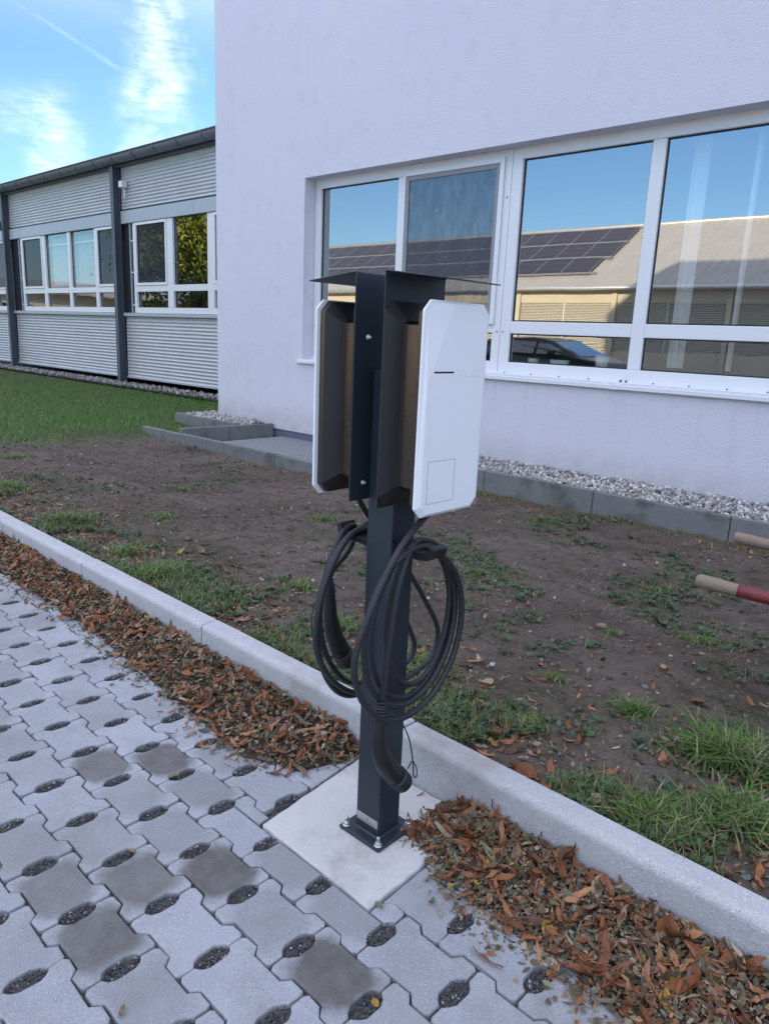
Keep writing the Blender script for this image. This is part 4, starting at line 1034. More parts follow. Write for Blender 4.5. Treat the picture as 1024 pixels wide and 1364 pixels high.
# ------------------------------------------------------------------ charging boxes
def wallbox(label):
    wb = empty('charging_box', (0, 0, 0.857), label, 'charging box', 'charging boxes on the post')
    zb, zt = 0.8575, 1.2815; yh = 0.0965
    def oct_(x, yy, z0, z1, ch): return [(x, -yy + ch, z0), (x, yy - ch, z0), (x, yy, z0 + ch), (x, yy, z1 - ch), (x, yy - ch, z1), (x, -yy + ch, z1), (x, -yy, z1 - ch), (x, -yy, z0 + ch)]
    # body: rear flange, tapering in to a waist all round, tapering out to the front flange
    dp = 0.036
    prof = [(0.0430, 0, .021), (0.0445, 0, .021), (0.0665, dp, .008), (0.1080, dp, .008), (0.1330, 0.0008, .021), (0.1455, 0.0, .021)]
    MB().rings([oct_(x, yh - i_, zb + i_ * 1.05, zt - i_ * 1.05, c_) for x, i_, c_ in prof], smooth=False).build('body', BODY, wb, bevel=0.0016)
    bo = wb.children[-1]; bo.data.materials.append(SLOPE_SHADE)
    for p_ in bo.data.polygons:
        if .15 < abs(p_.normal.x) < .97: p_.material_index = 1  # slanted faces painted darker, standing in for their dim reflections
    MB().rings([oct_(x, yh - .004, zb + .004, zt - .004, .021) for x in (.1456, .1482)], smooth=False).build('joint_gap', SEAM and INK, wb)
    # white front cover: bevelled rim, flat face with one shallow facet at its upper left corner
    m = MB(); yo, yi = 0.1050, 0.0930; xo, xf = 0.1484, 0.1607
    r0 = oct_(xo, yo, zb - .004, zt + .002, .020); r1 = oct_(xo + .0055, yo, zb - .004, zt + .002, .020); r2 = oct_(xf, yi, zb + .003, zt - .004, .0185)
    k = len(m.v); m.v += [Vector(p) for p in r0 + r1 + r2]
    for a in (0, 8): 
        for j in range(8): m.f.append([a + j, a + (j + 1) % 8, a + 8 + (j + 1) % 8, a + 8 + j]); m.sm.append(False)
    m.f.append(list(range(8))[::-1]); m.sm.append(False)
    # facet points on the left and top edge of the face
    m.v += [Vector((xf, -yi, 1.118)), Vector((xf, -0.022, zt - .004))]; e1, e2 = 24, 25
    m.v[16 + 5] = m.v[16 + 5] + Vector((-.0065, 0, 0)); m.v[16 + 6] = m.v[16 + 6] + Vector((-.0065, 0, 0))
    m.f.append([16, 17, 18, 19, 20, e2, e1, 23]); m.sm.append(False)
    m.f.append([e2, 21, 22, e1]); m.sm.append(False)
    # the ring faces that touch the split edges take the new points
    for f in m.f[8:16]:
        if 20 in f and 21 in f: i = f.index(20); j = f.index(21); f.insert(max(i, j) if abs(i - j) == 1 else 0, e2)
        if 22 in f and 23 in f: i = f.index(22); j = f.index(23); f.insert(max(i, j) if abs(i - j) == 1 else 0, e1)
    cov = m.build('front_cover', WHITE, wb, bevel=0.0012, angle=12)
    MB().box(xf - .001, xf + .0006, -0.0745, -0.0124, 1.1447, 1.1482).build('light_bar', LEDM, cov, bevel=.0004)
    d_ = MB(); y0_, y1_, z0_, z1_, w_ = -0.0772, 0.0112, 0.8818, 0.9692, .0007; x0_, x1_ = xf - .0005, xf + .00022
    d_.box(x0_, x1_, y0_, y0_ + w_, z0_, z1_); d_.box(x0_, x1_, y1_ - w_, y1_, z0_, z1_); d_.box(x0_, x1_, y0_ + w_, y1_ - w_, z0_, z0_ + w_); d_.box(x0_, x1_, y0_ + w_, y1_ - w_, z1_ - w_, z1_)
    d_.build('flap_seam', SEAM, cov)
    # raised white lettering, thin strokes
    strokes = {'J': [(0, .25, .25, 0), (.25, 0, .75, 0), (.75, 0, 1, .25), (1, .25, 1, 1), (.4, 1, 1, 1)], 'U': [(0, 1, 0, .25), (0, .25, .25, 0), (.25, 0, .75, 0), (.75, 0, 1, .25), (1, .25, 1, 1)],
               'I': [(.5, 0, .5, 1)], 'C': [(1, 1, .25, 1), (.25, 1, 0, .75), (0, .75, 0, .25), (0, .25, .25, 0), (.25, 0, 1, 0)], 'E': [(1, 1, 0, 1), (0, 1, 0, 0), (0, 0, 1, 0), (0, .5, .85, .5)]}
    lt = MB(); cx = 0.0105; cw, chh = .0125, .0135
    for ch in 'JUICE':
        ww = cw * (.3 if ch == 'I' else 1)
        for a, b, c, d2 in strokes[ch]:
            p, q = Vector((xf, cx + a * ww, 1.1395 + b * chh)), Vector((xf, cx + c * ww, 1.1395 + d2 * chh)); u = (q - p).normalized(); nn = Vector((1, 0, 0)).cross(u)
            lt.obox((p + q) / 2, Vector((1, 0, 0)), u, nn, .0007, (q - p).length / 2 + .0005, .0010)
        cx += ww + .0035
    lt.build('lettering', WHITE, cov)
    MB().lathe((0.108, 0.004, .862), [(.013, 0), (.013, -.012), (.0105, -.022), (.0, -.022)], 14).build('cable_gland', PLUGM, wb)
    return wb
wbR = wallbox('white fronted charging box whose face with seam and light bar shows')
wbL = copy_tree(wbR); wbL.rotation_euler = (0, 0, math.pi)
wbL['label'] = 'charging box turned away on the far side of the post, white only at its edge'

# ------------------------------------------------------------------ cables and plugs
CR = 0.0071
def loop_pts(x, yl, yr, zb, zt, n0=0, n1=12, dx=0.0):
    # points of one turn, starting at the top and going left, down, right and up
    out = []; cy, cz = (yl + yr) / 2, (zb + zt) / 2
    for i in range(n0, n1):
        a = math.pi / 2 + 2 * math.pi * i / 12
        yy = cy + (yr - yl) / 2 * math.cos(a); zz = cz + (zt - zb) / 2 * math.sin(a)
        yy += 0.03 * (math.sin(a)) * (1 if math.sin(a) > 0 else 0) * 0
        out.append((x + dx * i / 12, yy, zz))
    return out
cR = empty('charging_cable', (0.1, 0, .56), 'black charging cable coiled on the hook below the white fronted box', 'cable', 'coiled charging cables')
P = [(0.110, 0.003, 0.852), (0.113, -0.012, 0.842), (0.120, -0.058, 0.822), (0.126, -0.118, 0.778), (0.124, -0.176, 0.690)]
P += loop_pts(.120, -.224, .136, .380, .768, 3, 12, -.006)
P += loop_pts(.108, -.184, .130, .400, .771, 0, 12, -.012)
P += loop_pts(.092, -.148, .128, .405, .770, 0, 12, -.010)
P += loop_pts(.078, -.092, .124, .428, .773, 0, 12, .010)
P += [(.096, -.012, .782), (.108, -.060, .762), (.115, -.098, .688), (.117, -.117, .580), (.115, -.124, .500), (.110, -.128, .440)]
MB().tube(catmull(P, 7), CR, 10).build('cable', RUBBER, cR)
def plug(par, path, rad, name='plug'):
    rad = [r_ * .9 for r_ in rad]; c = catmull(path, 6); n = len(c); rs = [float(np.interp(i / (n - 1) * (len(rad) - 1), range(len(rad)), rad)) for i in range(n)]
    b = MB().tube(c, rs, 16, flat=0.86).build(name, PLUGM, par, bevel=0)
    # bend relief ribs at the top, collar and pins end
    T = (Vector(path[1]) - Vector(path[0])).normalized(); p0 = Vector(path[0]); rb = MB()
    for i in range(5):
        q = p0 + T * (-.006 + .0065 * i); rb.lathe(q - T * .0018, [(.0085, 0), (.0118 + .0012 * i, .0004), (.0118 + .0012 * i, .0032), (.0085, .0036)], 14, T)
    rb.build('bend_relief', RUBBER, b)
    Te = (Vector(path[-1]) - Vector(path[-2])).normalized(); e = Vector(path[-1])
    MB().lathe(e - Te * .012, [(rad[-1] + .0005, 0), (rad[-1] + .003, .001), (rad[-1] + .003, .016), (rad[-1] + .0005, .0175)], 20, Te).build('collar', RUBBER, b)
    MB().lathe(e, [(rad[-1] + .0018, -.002), (rad[-1] + .0018, .026), (rad[-1] - .001, .030), (0, .030)], 20, Te).build('dust_cap', PLUGM, b)
    return b
pR = plug(cR, [(.110, -.1285, .436), (.110, -.1290, .395), (.110, -.1295, .352), (.110, -.1170, .303), (.110, -.0850, .254), (.110, -.0600, .226)], [.013, .0175, .0205, .0245, .0275, .0265])
MB().tube(catmull([(.128, -.128, .425), (.136, -.10, .405), (.138, -.062, .34), (.136, -.040, .268), (.132, -.030, .228), (.125, -.010, .214), (.112, .004, .224), (.106, -.006, .243), (.112, -.028, .236)], 8), .0016, 6).build('tether_cord', RUBBER, pR)
cL = empty('charging_cable', (-0.1, 0.09, .55), 'black charging cable coiled partly behind the post, its plug tucked inside', 'cable', 'coiled charging cables')
P = [(-.110, -.004, .848), (-.107, .025, .805), (-.102, .10, .715), (-.099, .19, .615), (-.097, .27, .51), (-.095, .322, .42), (-.093, .30, .35), (-.091, .20, .318), (-.090, .09, .318), (-.090, -.02, .352), (-.090, -.105, .43), (-.090, -.142, .53), (-.090, -.118, .65), (-.090, -.065, .735), (-.092, .0, .766)]
P += [(x, y, z) for x, y, z in reversed(loop_pts(-.104, -.124, .175, .326, .768, 0, 12))]
P += [(-.116, .04, .757), (-.117, .095, .675), (-.118, .155, .565), (-.118, .222, .45), (-.118, .252, .385), (-.118, .22, .345), (-.118, .11, .335), (-.118, .0, .362), (-.118, -.075, .45), (-.119, -.104, .56), (-.120, -.082, .675), (-.124, -.035, .75), (-.130, .005, .766)]
P += [(-.138, .028, .742), (-.143, .004, .695), (-.146, -.038, .66), (-.147, -.052, .630)]
MB().tube(catmull(P, 7), CR, 10).build('cable', RUBBER, cL)
pL = plug(cL, [(-.147, -.050, .625), (-.147, -.046, .585), (-.147, -.042, .540), (-.148, -.028, .490), (-.148, -.006, .445), (-.148, .008, .422)], [.013, .0175, .0205, .0245, .0275, .0265])
MB().tube(catmull([(-.12, -.052, .63), (-.11, -.095, .64), (-.105, -.135, .60), (-.105, -.140, .545), (-.115, -.11, .48), (-.135, -.06, .44), (-.147, -.02, .43)], 8), .0016, 6).build('tether_cord', RUBBER, pL)

# ------------------------------------------------------------------ wheelbarrow at the right edge
wbw = empty('wheelbarrow', (0.9, 1.5, 0.09), 'wheelbarrow reaching in from the right with worn wooden grips on red tubes', 'wheelbarrow')
def handle(p, dr):
    p = Vector(p); dr = Vector(dr).normalized(); prof = [(0.0, .0), (.017, .0), (.0215, .004), (.0235, .02), (.0225, .07), (.021, .135)]
    gb = MB().tube([p + dr * q for q in (0, .003, .012, .04, .08, .120, .136)], [.015, .0195, .0225, .0232, .0222, .0213, .0208], 18)
    g_ = gb.build('grip', WOOD, wbw)
    e = p + dr * .13
    MB().tube(catmull([e, e + dr * .25, e + dr * .5 + Vector((0, 0, -.03)), e + dr * .95 + Vector((0, (1.515 - e.y) * .5, -.12)), e + dr * 1.35 + Vector((0, (1.515 - e.y) * .8, -.2))], 5), .0215, 14).build('tube_frame', REDP, wbw)
handle((.276, 1.232, .466), (1, .12, -.05)); handle((.207, 1.807, .501), (1, .10, -.06))
tr = MB(); R_ = []
for z, e in ((.34, .0), (.62, .14)): R_.append([(x, y, z) for x, y in ((.80 - e * .4, 1.30 - e), (1.55 + e, 1.34 - e), (1.55 + e, 1.70 + e), (.80 - e * .4, 1.74 + e))])
tr.rings(R_, smooth=False, caps=False); tr.f.append([3, 2, 1, 0]); tr.sm.append(False)
o = tr.build('tray', STEELT, wbw); md = o.modifiers.new('t', 'SOLIDIFY'); md.thickness = .004
wh = MB().lathe((1.78, 1.52, .26), [(.10, -.03), (.16, -.045), (.185, -.02), (.185, .02), (.16, .045), (.10, .03)], 20, Vector((0, 1, 0))).build('wheel', TYRE, wbw)
MB().lathe((1.78, 1.52, .26), [(0, -.02), (.12, -.02), (.12, .02), (0, .02)], 12, Vector((0, 1, 0))).build('rim', ZINC, wh)
for y_ in (1.33, 1.70): MB().tube(catmull([(.85, y_, .36), (.80, y_, .09), (1.0, y_, .085), (1.15, y_, .34)], 5), .014, 8).build('leg', REDP, wbw)

# ------------------------------------------------------------------ leaves
def leaf_template(n, w, fold=0.25, curl=0.5, skew=0.0, shape=0.0):
    V, Fa = [], []
    for i in range(n + 1):
        u = i / n; ww = w * (math.sin(math.pi * u ** (0.8 + shape)) ** 0.8) + .012
        if i == n: ww = 0.004
        ang = curl * (u - .5) * 2
        x = math.sin(ang) / max(curl, .01) * .5 if curl > .01 else u - .5; z = (1 - math.cos(ang)) / max(curl, .01) * .5
        yy = skew * (u - .5) ** 2 * 2
        V += [(x, yy - ww, z + ww * fold), (x, yy, z), (x, yy + ww, z + ww * fold)]
    for i in range(n):
        a = 3 * i; Fa += [(a, a + 3, a + 4, a + 1), (a + 1, a + 4, a + 5, a + 2)]
    return np.array(V, float), np.array(Fa)
BROWN = np.array([1.25, 1.27, 1.22]) * np.array([(.230, .085, .036), (.270, .115, .055), (.175, .068, .034), (.315, .150, .075), (.12, .062, .038), (.255, .135, .082), (.205, .075, .03)])
TAN = np.array([1.22, 1.16, 1.05]) * np.array([(.215, .165, .105), (.155, .125, .085), (.26, .215, .155), (.115, .098, .068), (.10, .082, .056), (.18, .14, .09), (.085, .067, .048), (.30, .255, .20)])
GREYG = 1.3 * np.array([(.125, .145, .10), (.105, .125, .098), (.155, .165, .115), (.08, .10, .066), (.17, .17, .10), (.15, .18, .155)])
YELLOW = np.array([(.46, .30, .04), (.42, .33, .07), (.36, .23, .04)])
GREEN = np.array([(.05, .085, .035), (.075, .115, .05)])
def litter_edge(x):
    return float(np.interp(x, [-4, -2.6, -1.75, -1.09, -.49, -.32, -.27, .05, .0855, .2375, .347, .456, .561, .6365, .70, 1.2], [.06, .053, .06, .0, -.055, .03, .16, .05, .03, -.003, -.035, -.03, -.03, -.05, -.075, -.2]))
def litter_h(x, y):
    if -.265 < x < .052: return 0.0
    yb, yk = litter_edge(x) + .012 * mnoise.noise(Vector((x * 9, 1.1, 4))), k0(x)
    if y < yb or y > yk: return 0.0
    u = (y - yb) / max(.02, yk - yb)
    H = (.060 if x < 0 else .044) * (min(1, (x - .052) / .12) if x > 0 else min(1, (-.265 - x) / .06))
    return H * u ** .75 + .006 * mnoise.noise(Vector((x * 14, y * 14, 2))) * min(1, u * 3)
# a dark heap of crumbled leaf below the loose leaves
V, Fa = [], []
for (xa, xb) in ((-4.0, -.262), (.05, 1.4)):
    gx = np.arange(xa, xb, .016); gy_ = np.linspace(0, 1, 16); k = len(V)
    for xx in gx:
        yb, yk = litter_edge(xx) - .004, k0(xx) - .001
        for u in gy_:
            yy = yb + (yk - yb) * u; V.append((xx, yy, max(.0, litter_h(xx, yy)) - .006 + (.0 if u > 0.02 else -.004)))
    for i in range(len(gx) - 1):
        for j in range(15): a = k + i * 16 + j; Fa.append((a, a + 16, a + 17, a + 1))
MULCH = simple('leaf_mould', (.052, .038, .028), 0.95, var=0.3, scale=60, bump=1.0, bscale=120, bdist=0.006)
lb = add_mesh('leaf_mould', np_mesh('leaf_mould', V, Fa, None, MULCH), kind='structure')
lb['kind'] = 'stuff'
def litter_points(n, xa, xb, spill=0.04):
    out = []
    while len(out) < n:
        x = rng.uniform(xa, xb)
        if -.26 < x < .048: continue
        yb, yk = litter_edge(x), k0(x)
        y = yb + (yk - yb) * rng.random() if rng.random() > .07 else yb - abs(rng.normal(0, spill))
        if abs(x + .07) < .27 and y < -.0 and y < yb: continue
        h = max(0, litter_h(x, y)); out.append((x, min(y, yk - .006), h + .002 + rng.uniform(0, .010) * min(1, h / .02)))
    return np.array(out)
def pick(pal, n): return pal[rng.integers(0, len(pal), n)] * rng.uniform(.75, 1.2, (n, 1))
def leafset(name, pos, L0, L1, w, cols, n=3, tilt=.55, fold=.3, curl=.6, wr=(.7, 1.3), shape=0.0):
    N = len(pos); T, TF = leaf_template(n, w, fold, curl, 0, shape)
    Tn = np.broadcast_to(T, (N,) + T.shape).copy()
    Tn[:, :, 2] *= rng.uniform(-1.2, 1.6, (N, 1)); Tn[:, :, 1] *= rng.uniform(*wr, (N, 1)); Tn += rng.normal(0, .022, Tn.shape) * (1 if w > .06 else .3)
    torn = rng.random(N) < .3; Tn[torn, :, 0] = np.minimum(Tn[torn, :, 0], rng.uniform(-.1, .35, (torn.sum(), 1)))
    tw = rng.normal(0, .5, (N, 1)) * Tn[:, :, 0]; y, z = Tn[:, :, 1].copy(), Tn[:, :, 2].copy()
    Tn[:, :, 1] = y * np.cos(tw) - z * np.sin(tw); Tn[:, :, 2] = y * np.sin(tw) + z * np.cos(tw)
    R = rotmats(rng.uniform(0, 6.283, N), rng.normal(0, tilt, N), rng.normal(0, tilt, N)); S = (L0 + (L1 - L0) * rng.random((N, 1)) ** 1.7) * np.ones((1, 3))
    return Tn, TF, pos, R, S, cols
def emit(name, sets):
    VV, FF, CC, k = [], [], [], 0
    for Tn, TF, pos, R, S, cols in sets:
        V = np.einsum('nij,nkj->nki', R, Tn * S[:, None, :]) + pos[:, None, :]
        if 'litter' in name:
            lim = k0(pos[:, 0])[:, None] - .003 if False else (0.2108 + KS * pos[:, 0])[:, None] - .003
            V[:, :, 1] = np.where((pos[:, 1:2] < lim) & (V[:, :, 1] > lim), lim, V[:, :, 1])
            V[:, :, 2] = np.maximum(V[:, :, 2], .0015)
        m_ = Tn.shape[1]; VV.append(V.reshape(-1, 3)); FF.append((TF[None] + (np.arange(len(pos)) * m_)[:, None, None]).reshape(-1, 4) + k)
        tone = 1 + rng.normal(0, .10, (len(pos), m_, 1))
        CC.append((cols[:, None, :] * tone).reshape(-1, 3)); k += len(pos) * m_
    return add_mesh(name, np_mesh(name, np.concatenate(VV), np.concatenate(FF), np.clip(np.concatenate(CC), 0, 1), LEAF), kind='stuff')
def mixcols(n, ws):
    pals = [TAN, GREYG, BROWN, YELLOW]; r_ = rng.choice(4, n, p=ws); out = np.zeros((n, 3))
    for i, pl in enumerate(pals):
        s2 = r_ == i; out[s2] = pick(pl, s2.sum())
    return out
pa = litter_points(7600, -3.7, -.27); pb = litter_points(9000, .05, 1.15)
pc_, pd_ = litter_points(1200, -3.7, -.27), litter_points(440, .05, 1.15)
pe = litter_points(900, -3.7, -.27); pf = litter_points(700, .05, 1.15)
emit('leaf_litter', [
    leafset('', pa, .008, .034, .24, mixcols(len(pa), [.70, .18, .11, .01]), wr=(.6, 1.4)),
    leafset('', pb, .009, .027, .24, mixcols(len(pb), [.72, .14, .13, .01]), wr=(.6, 1.4)),
    leafset('', pc_ + np.array([0, 0, .004]), .04, .085, .085, mixcols(len(pc_), [.26, .02, .71, .01]), n=5, curl=.9, fold=.5),
    leafset('', pd_ + np.array([0, 0, .004]), .04, .10, .075, mixcols(len(pd_), [.24, .03, .71, .02]), n=5, curl=.9, fold=.5),
    leafset('', pe, .02, .05, .045, mixcols(len(pe), [.8, .0, .2, 0]), n=3, curl=.3),
    leafset('', pf, .02, .05, .045, mixcols(len(pf), [.8, .0, .2, 0]), n=3, curl=.3)])

# the large leaves are single things
LM = {}
def leaf_mesh(kind, seed):
    r2 = random.Random(seed * 31 + len(kind)); g2 = np.random.default_rng(seed)
    if kind == 'long': T, TF = leaf_template(8, r2.uniform(.065, .11), .8, r2.uniform(.7, 1.7), r2.uniform(-.25, .25)); base = BROWN[r2.randrange(len(BROWN))]
    elif kind == 'broad': T, TF = leaf_template(7, r2.uniform(.24, .30), r2.uniform(-.2, .6), r2.uniform(.4, 1.2), 0, .15); base = BROWN[r2.randrange(len(BROWN))] * .85
    elif kind == 'yellow': T, TF = leaf_template(7, .27, .15, .35); base = YELLOW[r2.randrange(3)]
    elif kind == 'green': T, TF = leaf_template(7, .28, .2, .4); base = GREYG[r2.randrange(len(GREYG))]
    else: T, TF = leaf_template(7, r2.uniform(.2, .27), .5, .8); base = TAN[r2.randrange(len(TAN))] * 1.15
    T = T + g2.normal(0, .010, T.shape); T[:, 2] += .05 * np.sin(T[:, 0] * 9 + seed) * (np.abs(T[:, 1]) > .02)
    tw = r2.uniform(-.9, .9) * T[:, 0] if kind == 'long' else r2.uniform(-.5, .5) * T[:, 0]
    y, z = T[:, 1].copy(), T[:, 2].copy(); T[:, 1] = y * np.cos(tw) - z * np.sin(tw); T[:, 2] = y * np.sin(tw) + z * np.cos(tw)
    T[:, 2] -= T[:, 2].min()
    C = np.clip(base * (1 + g2.normal(0, .12, (len(T), 1))), 0, 1); C[1::3] *= .8
    return np_mesh('fallen_leaf', T, TF, C, LEAF)
for kd, nn in (('long', 12), ('broad', 8), ('yellow', 3), ('green', 4), ('tan', 5)): LM[kd] = [leaf_mesh(kd, i) for i in range(nn)]
WORDS = {'long': 'curled rust brown narrow leaf', 'broad': 'broad crumpled brown leaf', 'yellow': 'bright yellow oval leaf', 'green': 'dull grey green oval leaf', 'tan': 'dry tan oval leaf'}
PLURAL = {k: v.replace('leaf', 'leaves') for k, v in WORDS.items()}
PLACE = {'left': 'among the litter along the kerb left of the charging post', 'right': 'among the litter along the kerb right of the charging post', 'soil': 'on the bare soil between kerb and wall', 'paving': 'lying alone on the grey paving'}
nleaf = 0
PLACE2 = {'left': 'left of post', 'right': 'right of post', 'soil': 'on bare soil', 'paving': 'lying on the grey paving'}
def put_leaf(kind, x, y, z, size, place, label=None, yaw=None, tilt=.35):
    global nleaf
    sub = ''
    if place in ('left', 'right'):
        u = (y - litter_edge(x)) / (k0(x) - litter_edge(x)); far = (-.28 - x if x < 0 else x - .07) / (2.6 if x < 0 else .85)
        sub = ('against the kerb' if u > .66 else 'midway' if u > .33 else 'by the paving') + (', near end of heap' if far < .33 else ', middle stretch of heap' if far < .66 else ', far end of heap')
    elif place == 'soil':
        sub = 'close behind the kerb' if y - k1(x) < .35 else 'in mid plot' if y < 1.9 else 'toward the wall'
        sub += ' left of the post' if x < -.35 and y > x * -.67 else ' right of the post'
    o = bpy.data.objects.new('fallen_leaf', random.choice(LM[kind])); COL.objects.link(o)
    o.location = (x, y, z); o.scale = (size, size, size)
    o.rotation_euler = (random.gauss(0, tilt), random.gauss(0, tilt), random.uniform(0, 6.283) if yaw is None else yaw)
    tag(o, label or f"{WORDS[kind]} {sub} {PLACE2[place]}", 'leaf', f"{PLURAL[kind]} {sub} {place} of the post" if place in ('left', 'right') else f"{PLURAL[kind]} {sub} on the {place}")
    if label: o['group'] = 'leaves fallen by the kerb'
    nleaf += 1
def sample_litter(xa, xb):
    while True:
        x = random.uniform(xa, xb); u = random.random(); y = litter_edge(x) + (k0(x) - litter_edge(x)) * u
        if in_view((x, y, .03), 0): return x, min(y, k0(x) - .022), max(0, litter_h(x, y))
for i in range(92):
    x, y, h = sample_litter(-3.2, -.28); kd = random.choices(['long', 'broad', 'tan', 'green', 'yellow'], [54, 19, 16, 7, 4])[0]
    put_leaf(kd, x, y, h + .005, (random.uniform(.055, .105) if kd == 'long' else random.uniform(.045, .08)) if kd in ('long', 'broad') else random.uniform(.03, .048), 'left')
for i in range(96):
    x, y, h = sample_litter(.07, 1.0); kd = random.choices(['long', 'broad', 'tan', 'green', 'yellow'], [48, 21, 16, 9, 6])[0]
    put_leaf(kd, x, y, h + .005, (random.uniform(.06, .12) if kd == 'long' else random.uniform(.045, .085)) if kd in ('long', 'broad') else random.uniform(.028, .045), 'right')
for (px, py, kd, sz, lb_) in [(778, 1155, 'yellow', .045, 'yellow oval leaf lying flat near the middle of the right hand leaf heap'), (886, 1325, 'yellow', .038, 'bright yellow leaf at the bottom right of the leaf heap'),
                             (905, 1255, 'broad', .095, 'largest broad brown leaf, propped against the kerb at far right'), (850, 1240, 'long', .09, 'long brown leaf beside the largest broad leaf'),
                             (612, 1075, 'broad', .07, 'brown star shaped leaf standing against the kerb right behind the post'), (770, 1340, 'long', .05, 'small dry leaf lying alone on a paving stone at the bottom edge')]:
    p = ray_at(px, py, .035 if px != 770 else .002); put_leaf(kd, p.x, min(p.y, k0(p.x) - .03), max(.003, litter_h(p.x, p.y)) + .008, sz, 'right', lb_, tilt=.2)
for (px, py) in [(622, 890), (770, 980), (268, 735), (775, 770), (385, 770), (630, 885), (800, 835), (925, 700), (590, 905), (645, 915), (250, 720), (430, 985), (690, 1000), (560, 870), (610, 940), (880, 830), (945, 780), (860, 745), (720, 690), (690, 650), (655, 655), (840, 720), (980, 730), (930, 940), (1000, 940), (790, 1070), (660, 980), (180, 740), (70, 700), (300, 760), (360, 850), (320, 830), (465, 880), (460, 850), (980, 1140), (1005, 1165), (930, 1110)]:
    p = ray_at(px + random.uniform(-6, 6), py + random.uniform(-4, 4), .08)
    if p.y < k1(p.x) + .02: p.y = k1(p.x) + .04
    z = soil_z(p.x, p.y); p = ray_at(px, py, z); 
    if p.y < k1(p.x) + .03: p.y = k1(p.x) + .04
    kd = random.choices(['long', 'broad', 'tan'], [5, 3, 2])[0]
    put_leaf(kd, p.x, p.y, soil_z(p.x, p.y) + .004, random.uniform(.05, .095), 'soil', tilt=.2)
for i in range(26):
    x = random.uniform(-1.4, .85); y = k1(x) + .03 + abs(random.gauss(0, .16)); kd = random.choices(['long', 'broad', 'tan'], [6, 3, 2])[0]
    put_leaf(kd, x, y, soil_z(x, y) + .006, random.uniform(.045, .085), 'soil', tilt=.25)
for (px, py) in [(655, 1003), (775, 655), (700, 968)]:
    p = ray_at(px, py, .09); put_leaf('yellow', p.x, max(p.y, k1(p.x) + .03), soil_z(p.x, max(p.y, k1(p.x) + .03)) + .006, .045, 'soil')
for (px, py, kd) in [(228, 1035, 'green'), (398, 964, 'green'), (505, 1207, 'green'), (500, 1338, 'yellow'), (235, 1033, 'tan'), (176, 1135, 'tan'), (163, 1350, 'tan'), (560, 1060, 'long')]:
    p = ray_at(px, py, .002); put_leaf(kd, p.x, p.y, .004, random.uniform(.022, .032), 'paving', tilt=.08)

# ------------------------------------------------------------------ grass and weeds
def blades(pos, H, wdt, lean, cols):
    N = len(pos); S = 4
    yaw = rng.uniform(0, 6.283, N); h = H; ln = lean
    V = np.zeros((N, 2 * S + 1, 3)); dx_, dy_ = np.cos(yaw), np.sin(yaw)
    for i in range(S + 1):
        u = i / S; off = h * ln * u ** 1.8; z = h * (u - .28 * np.minimum(ln, 1.2) * u * u); ww = wdt * (1 - u) ** .6
        cx_, cyy = pos[:, 0] + dx_ * off, pos[:, 1] + dy_ * off
        if i < S:
            V[:, 2 * i] = np.stack([cx_ - dy_ * ww, cyy + dx_ * ww, pos[:, 2] + z], -1); V[:, 2 * i + 1] = np.stack([cx_ + dy_ * ww, cyy - dx_ * ww, pos[:, 2] + z], -1)
        else: V[:, 2 * S] = np.stack([cx_, cyy, pos[:, 2] + z], -1)
    F4 = [(2 * i, 2 * i + 1, 2 * i + 3, 2 * i + 2) for i in range(S - 1)]; tris = []
    for a, b, c, d_ in F4: tris += [(a, b, c), (a, c, d_)]
    tris.append((2 * S - 2, 2 * S - 1, 2 * S)); TF = np.array(tris)
    Fa = (TF[None] + (np.arange(N) * (2 * S + 1))[:, None, None]).reshape(-1, 3)
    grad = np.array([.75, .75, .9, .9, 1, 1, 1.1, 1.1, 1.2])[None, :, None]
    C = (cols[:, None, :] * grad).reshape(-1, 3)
    return V.reshape(-1, 3), Fa, np.clip(C, 0, 1)
GR = 1.6 * np.array([(.055, .115, .022), (.075, .14, .03), (.045, .09, .022), (.10, .15, .04), (.16, .16, .07), (.06, .11, .03)])
def gcols(n, dry=.08):
    c = pick(GR, n) * np.array([[.95, .97, .9]]); s2 = rng.random(n) < dry; c[s2] = pick(TAN, s2.sum()) * 1.1; return c
def szv(P): return np.array([soil_z(a, b) for a, b in P])
PATCH = []
def tuft(px, py, rad, hgt, n, label, splay=1.0, dry=.14):
    n = int(n * 1.9); rad *= 1.15
    p = ray_at(px, py, .09); p = ray_at(px, py, soil_z(p.x, p.y)); y = max(p.y, k1(p.x) + .02)
    r_ = np.abs(rng.normal(0, .5, n)) * rad; a = rng.uniform(0, 6.283, n)
    q = np.stack([p.x + r_ * np.cos(a), np.maximum(y + r_ * np.sin(a), k1(p.x) + .006)], -1)
    pos = np.column_stack([q, szv(q) - .004]); H = hgt * .55 * rng.uniform(.3, 1.15, n)
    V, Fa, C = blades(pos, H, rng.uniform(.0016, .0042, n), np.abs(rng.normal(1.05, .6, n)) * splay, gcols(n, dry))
    if hgt < .075: PATCH.append((V, Fa, C)); return
    base = np.array([p.x, y, soil_z(p.x, y)])
    o = add_mesh('grass_tuft', np_mesh('grass_tuft', V - base, Fa, C, GRASS)); o.location = base
    tag(o, label, 'grass tuft', 'grass tufts on the bare soil')
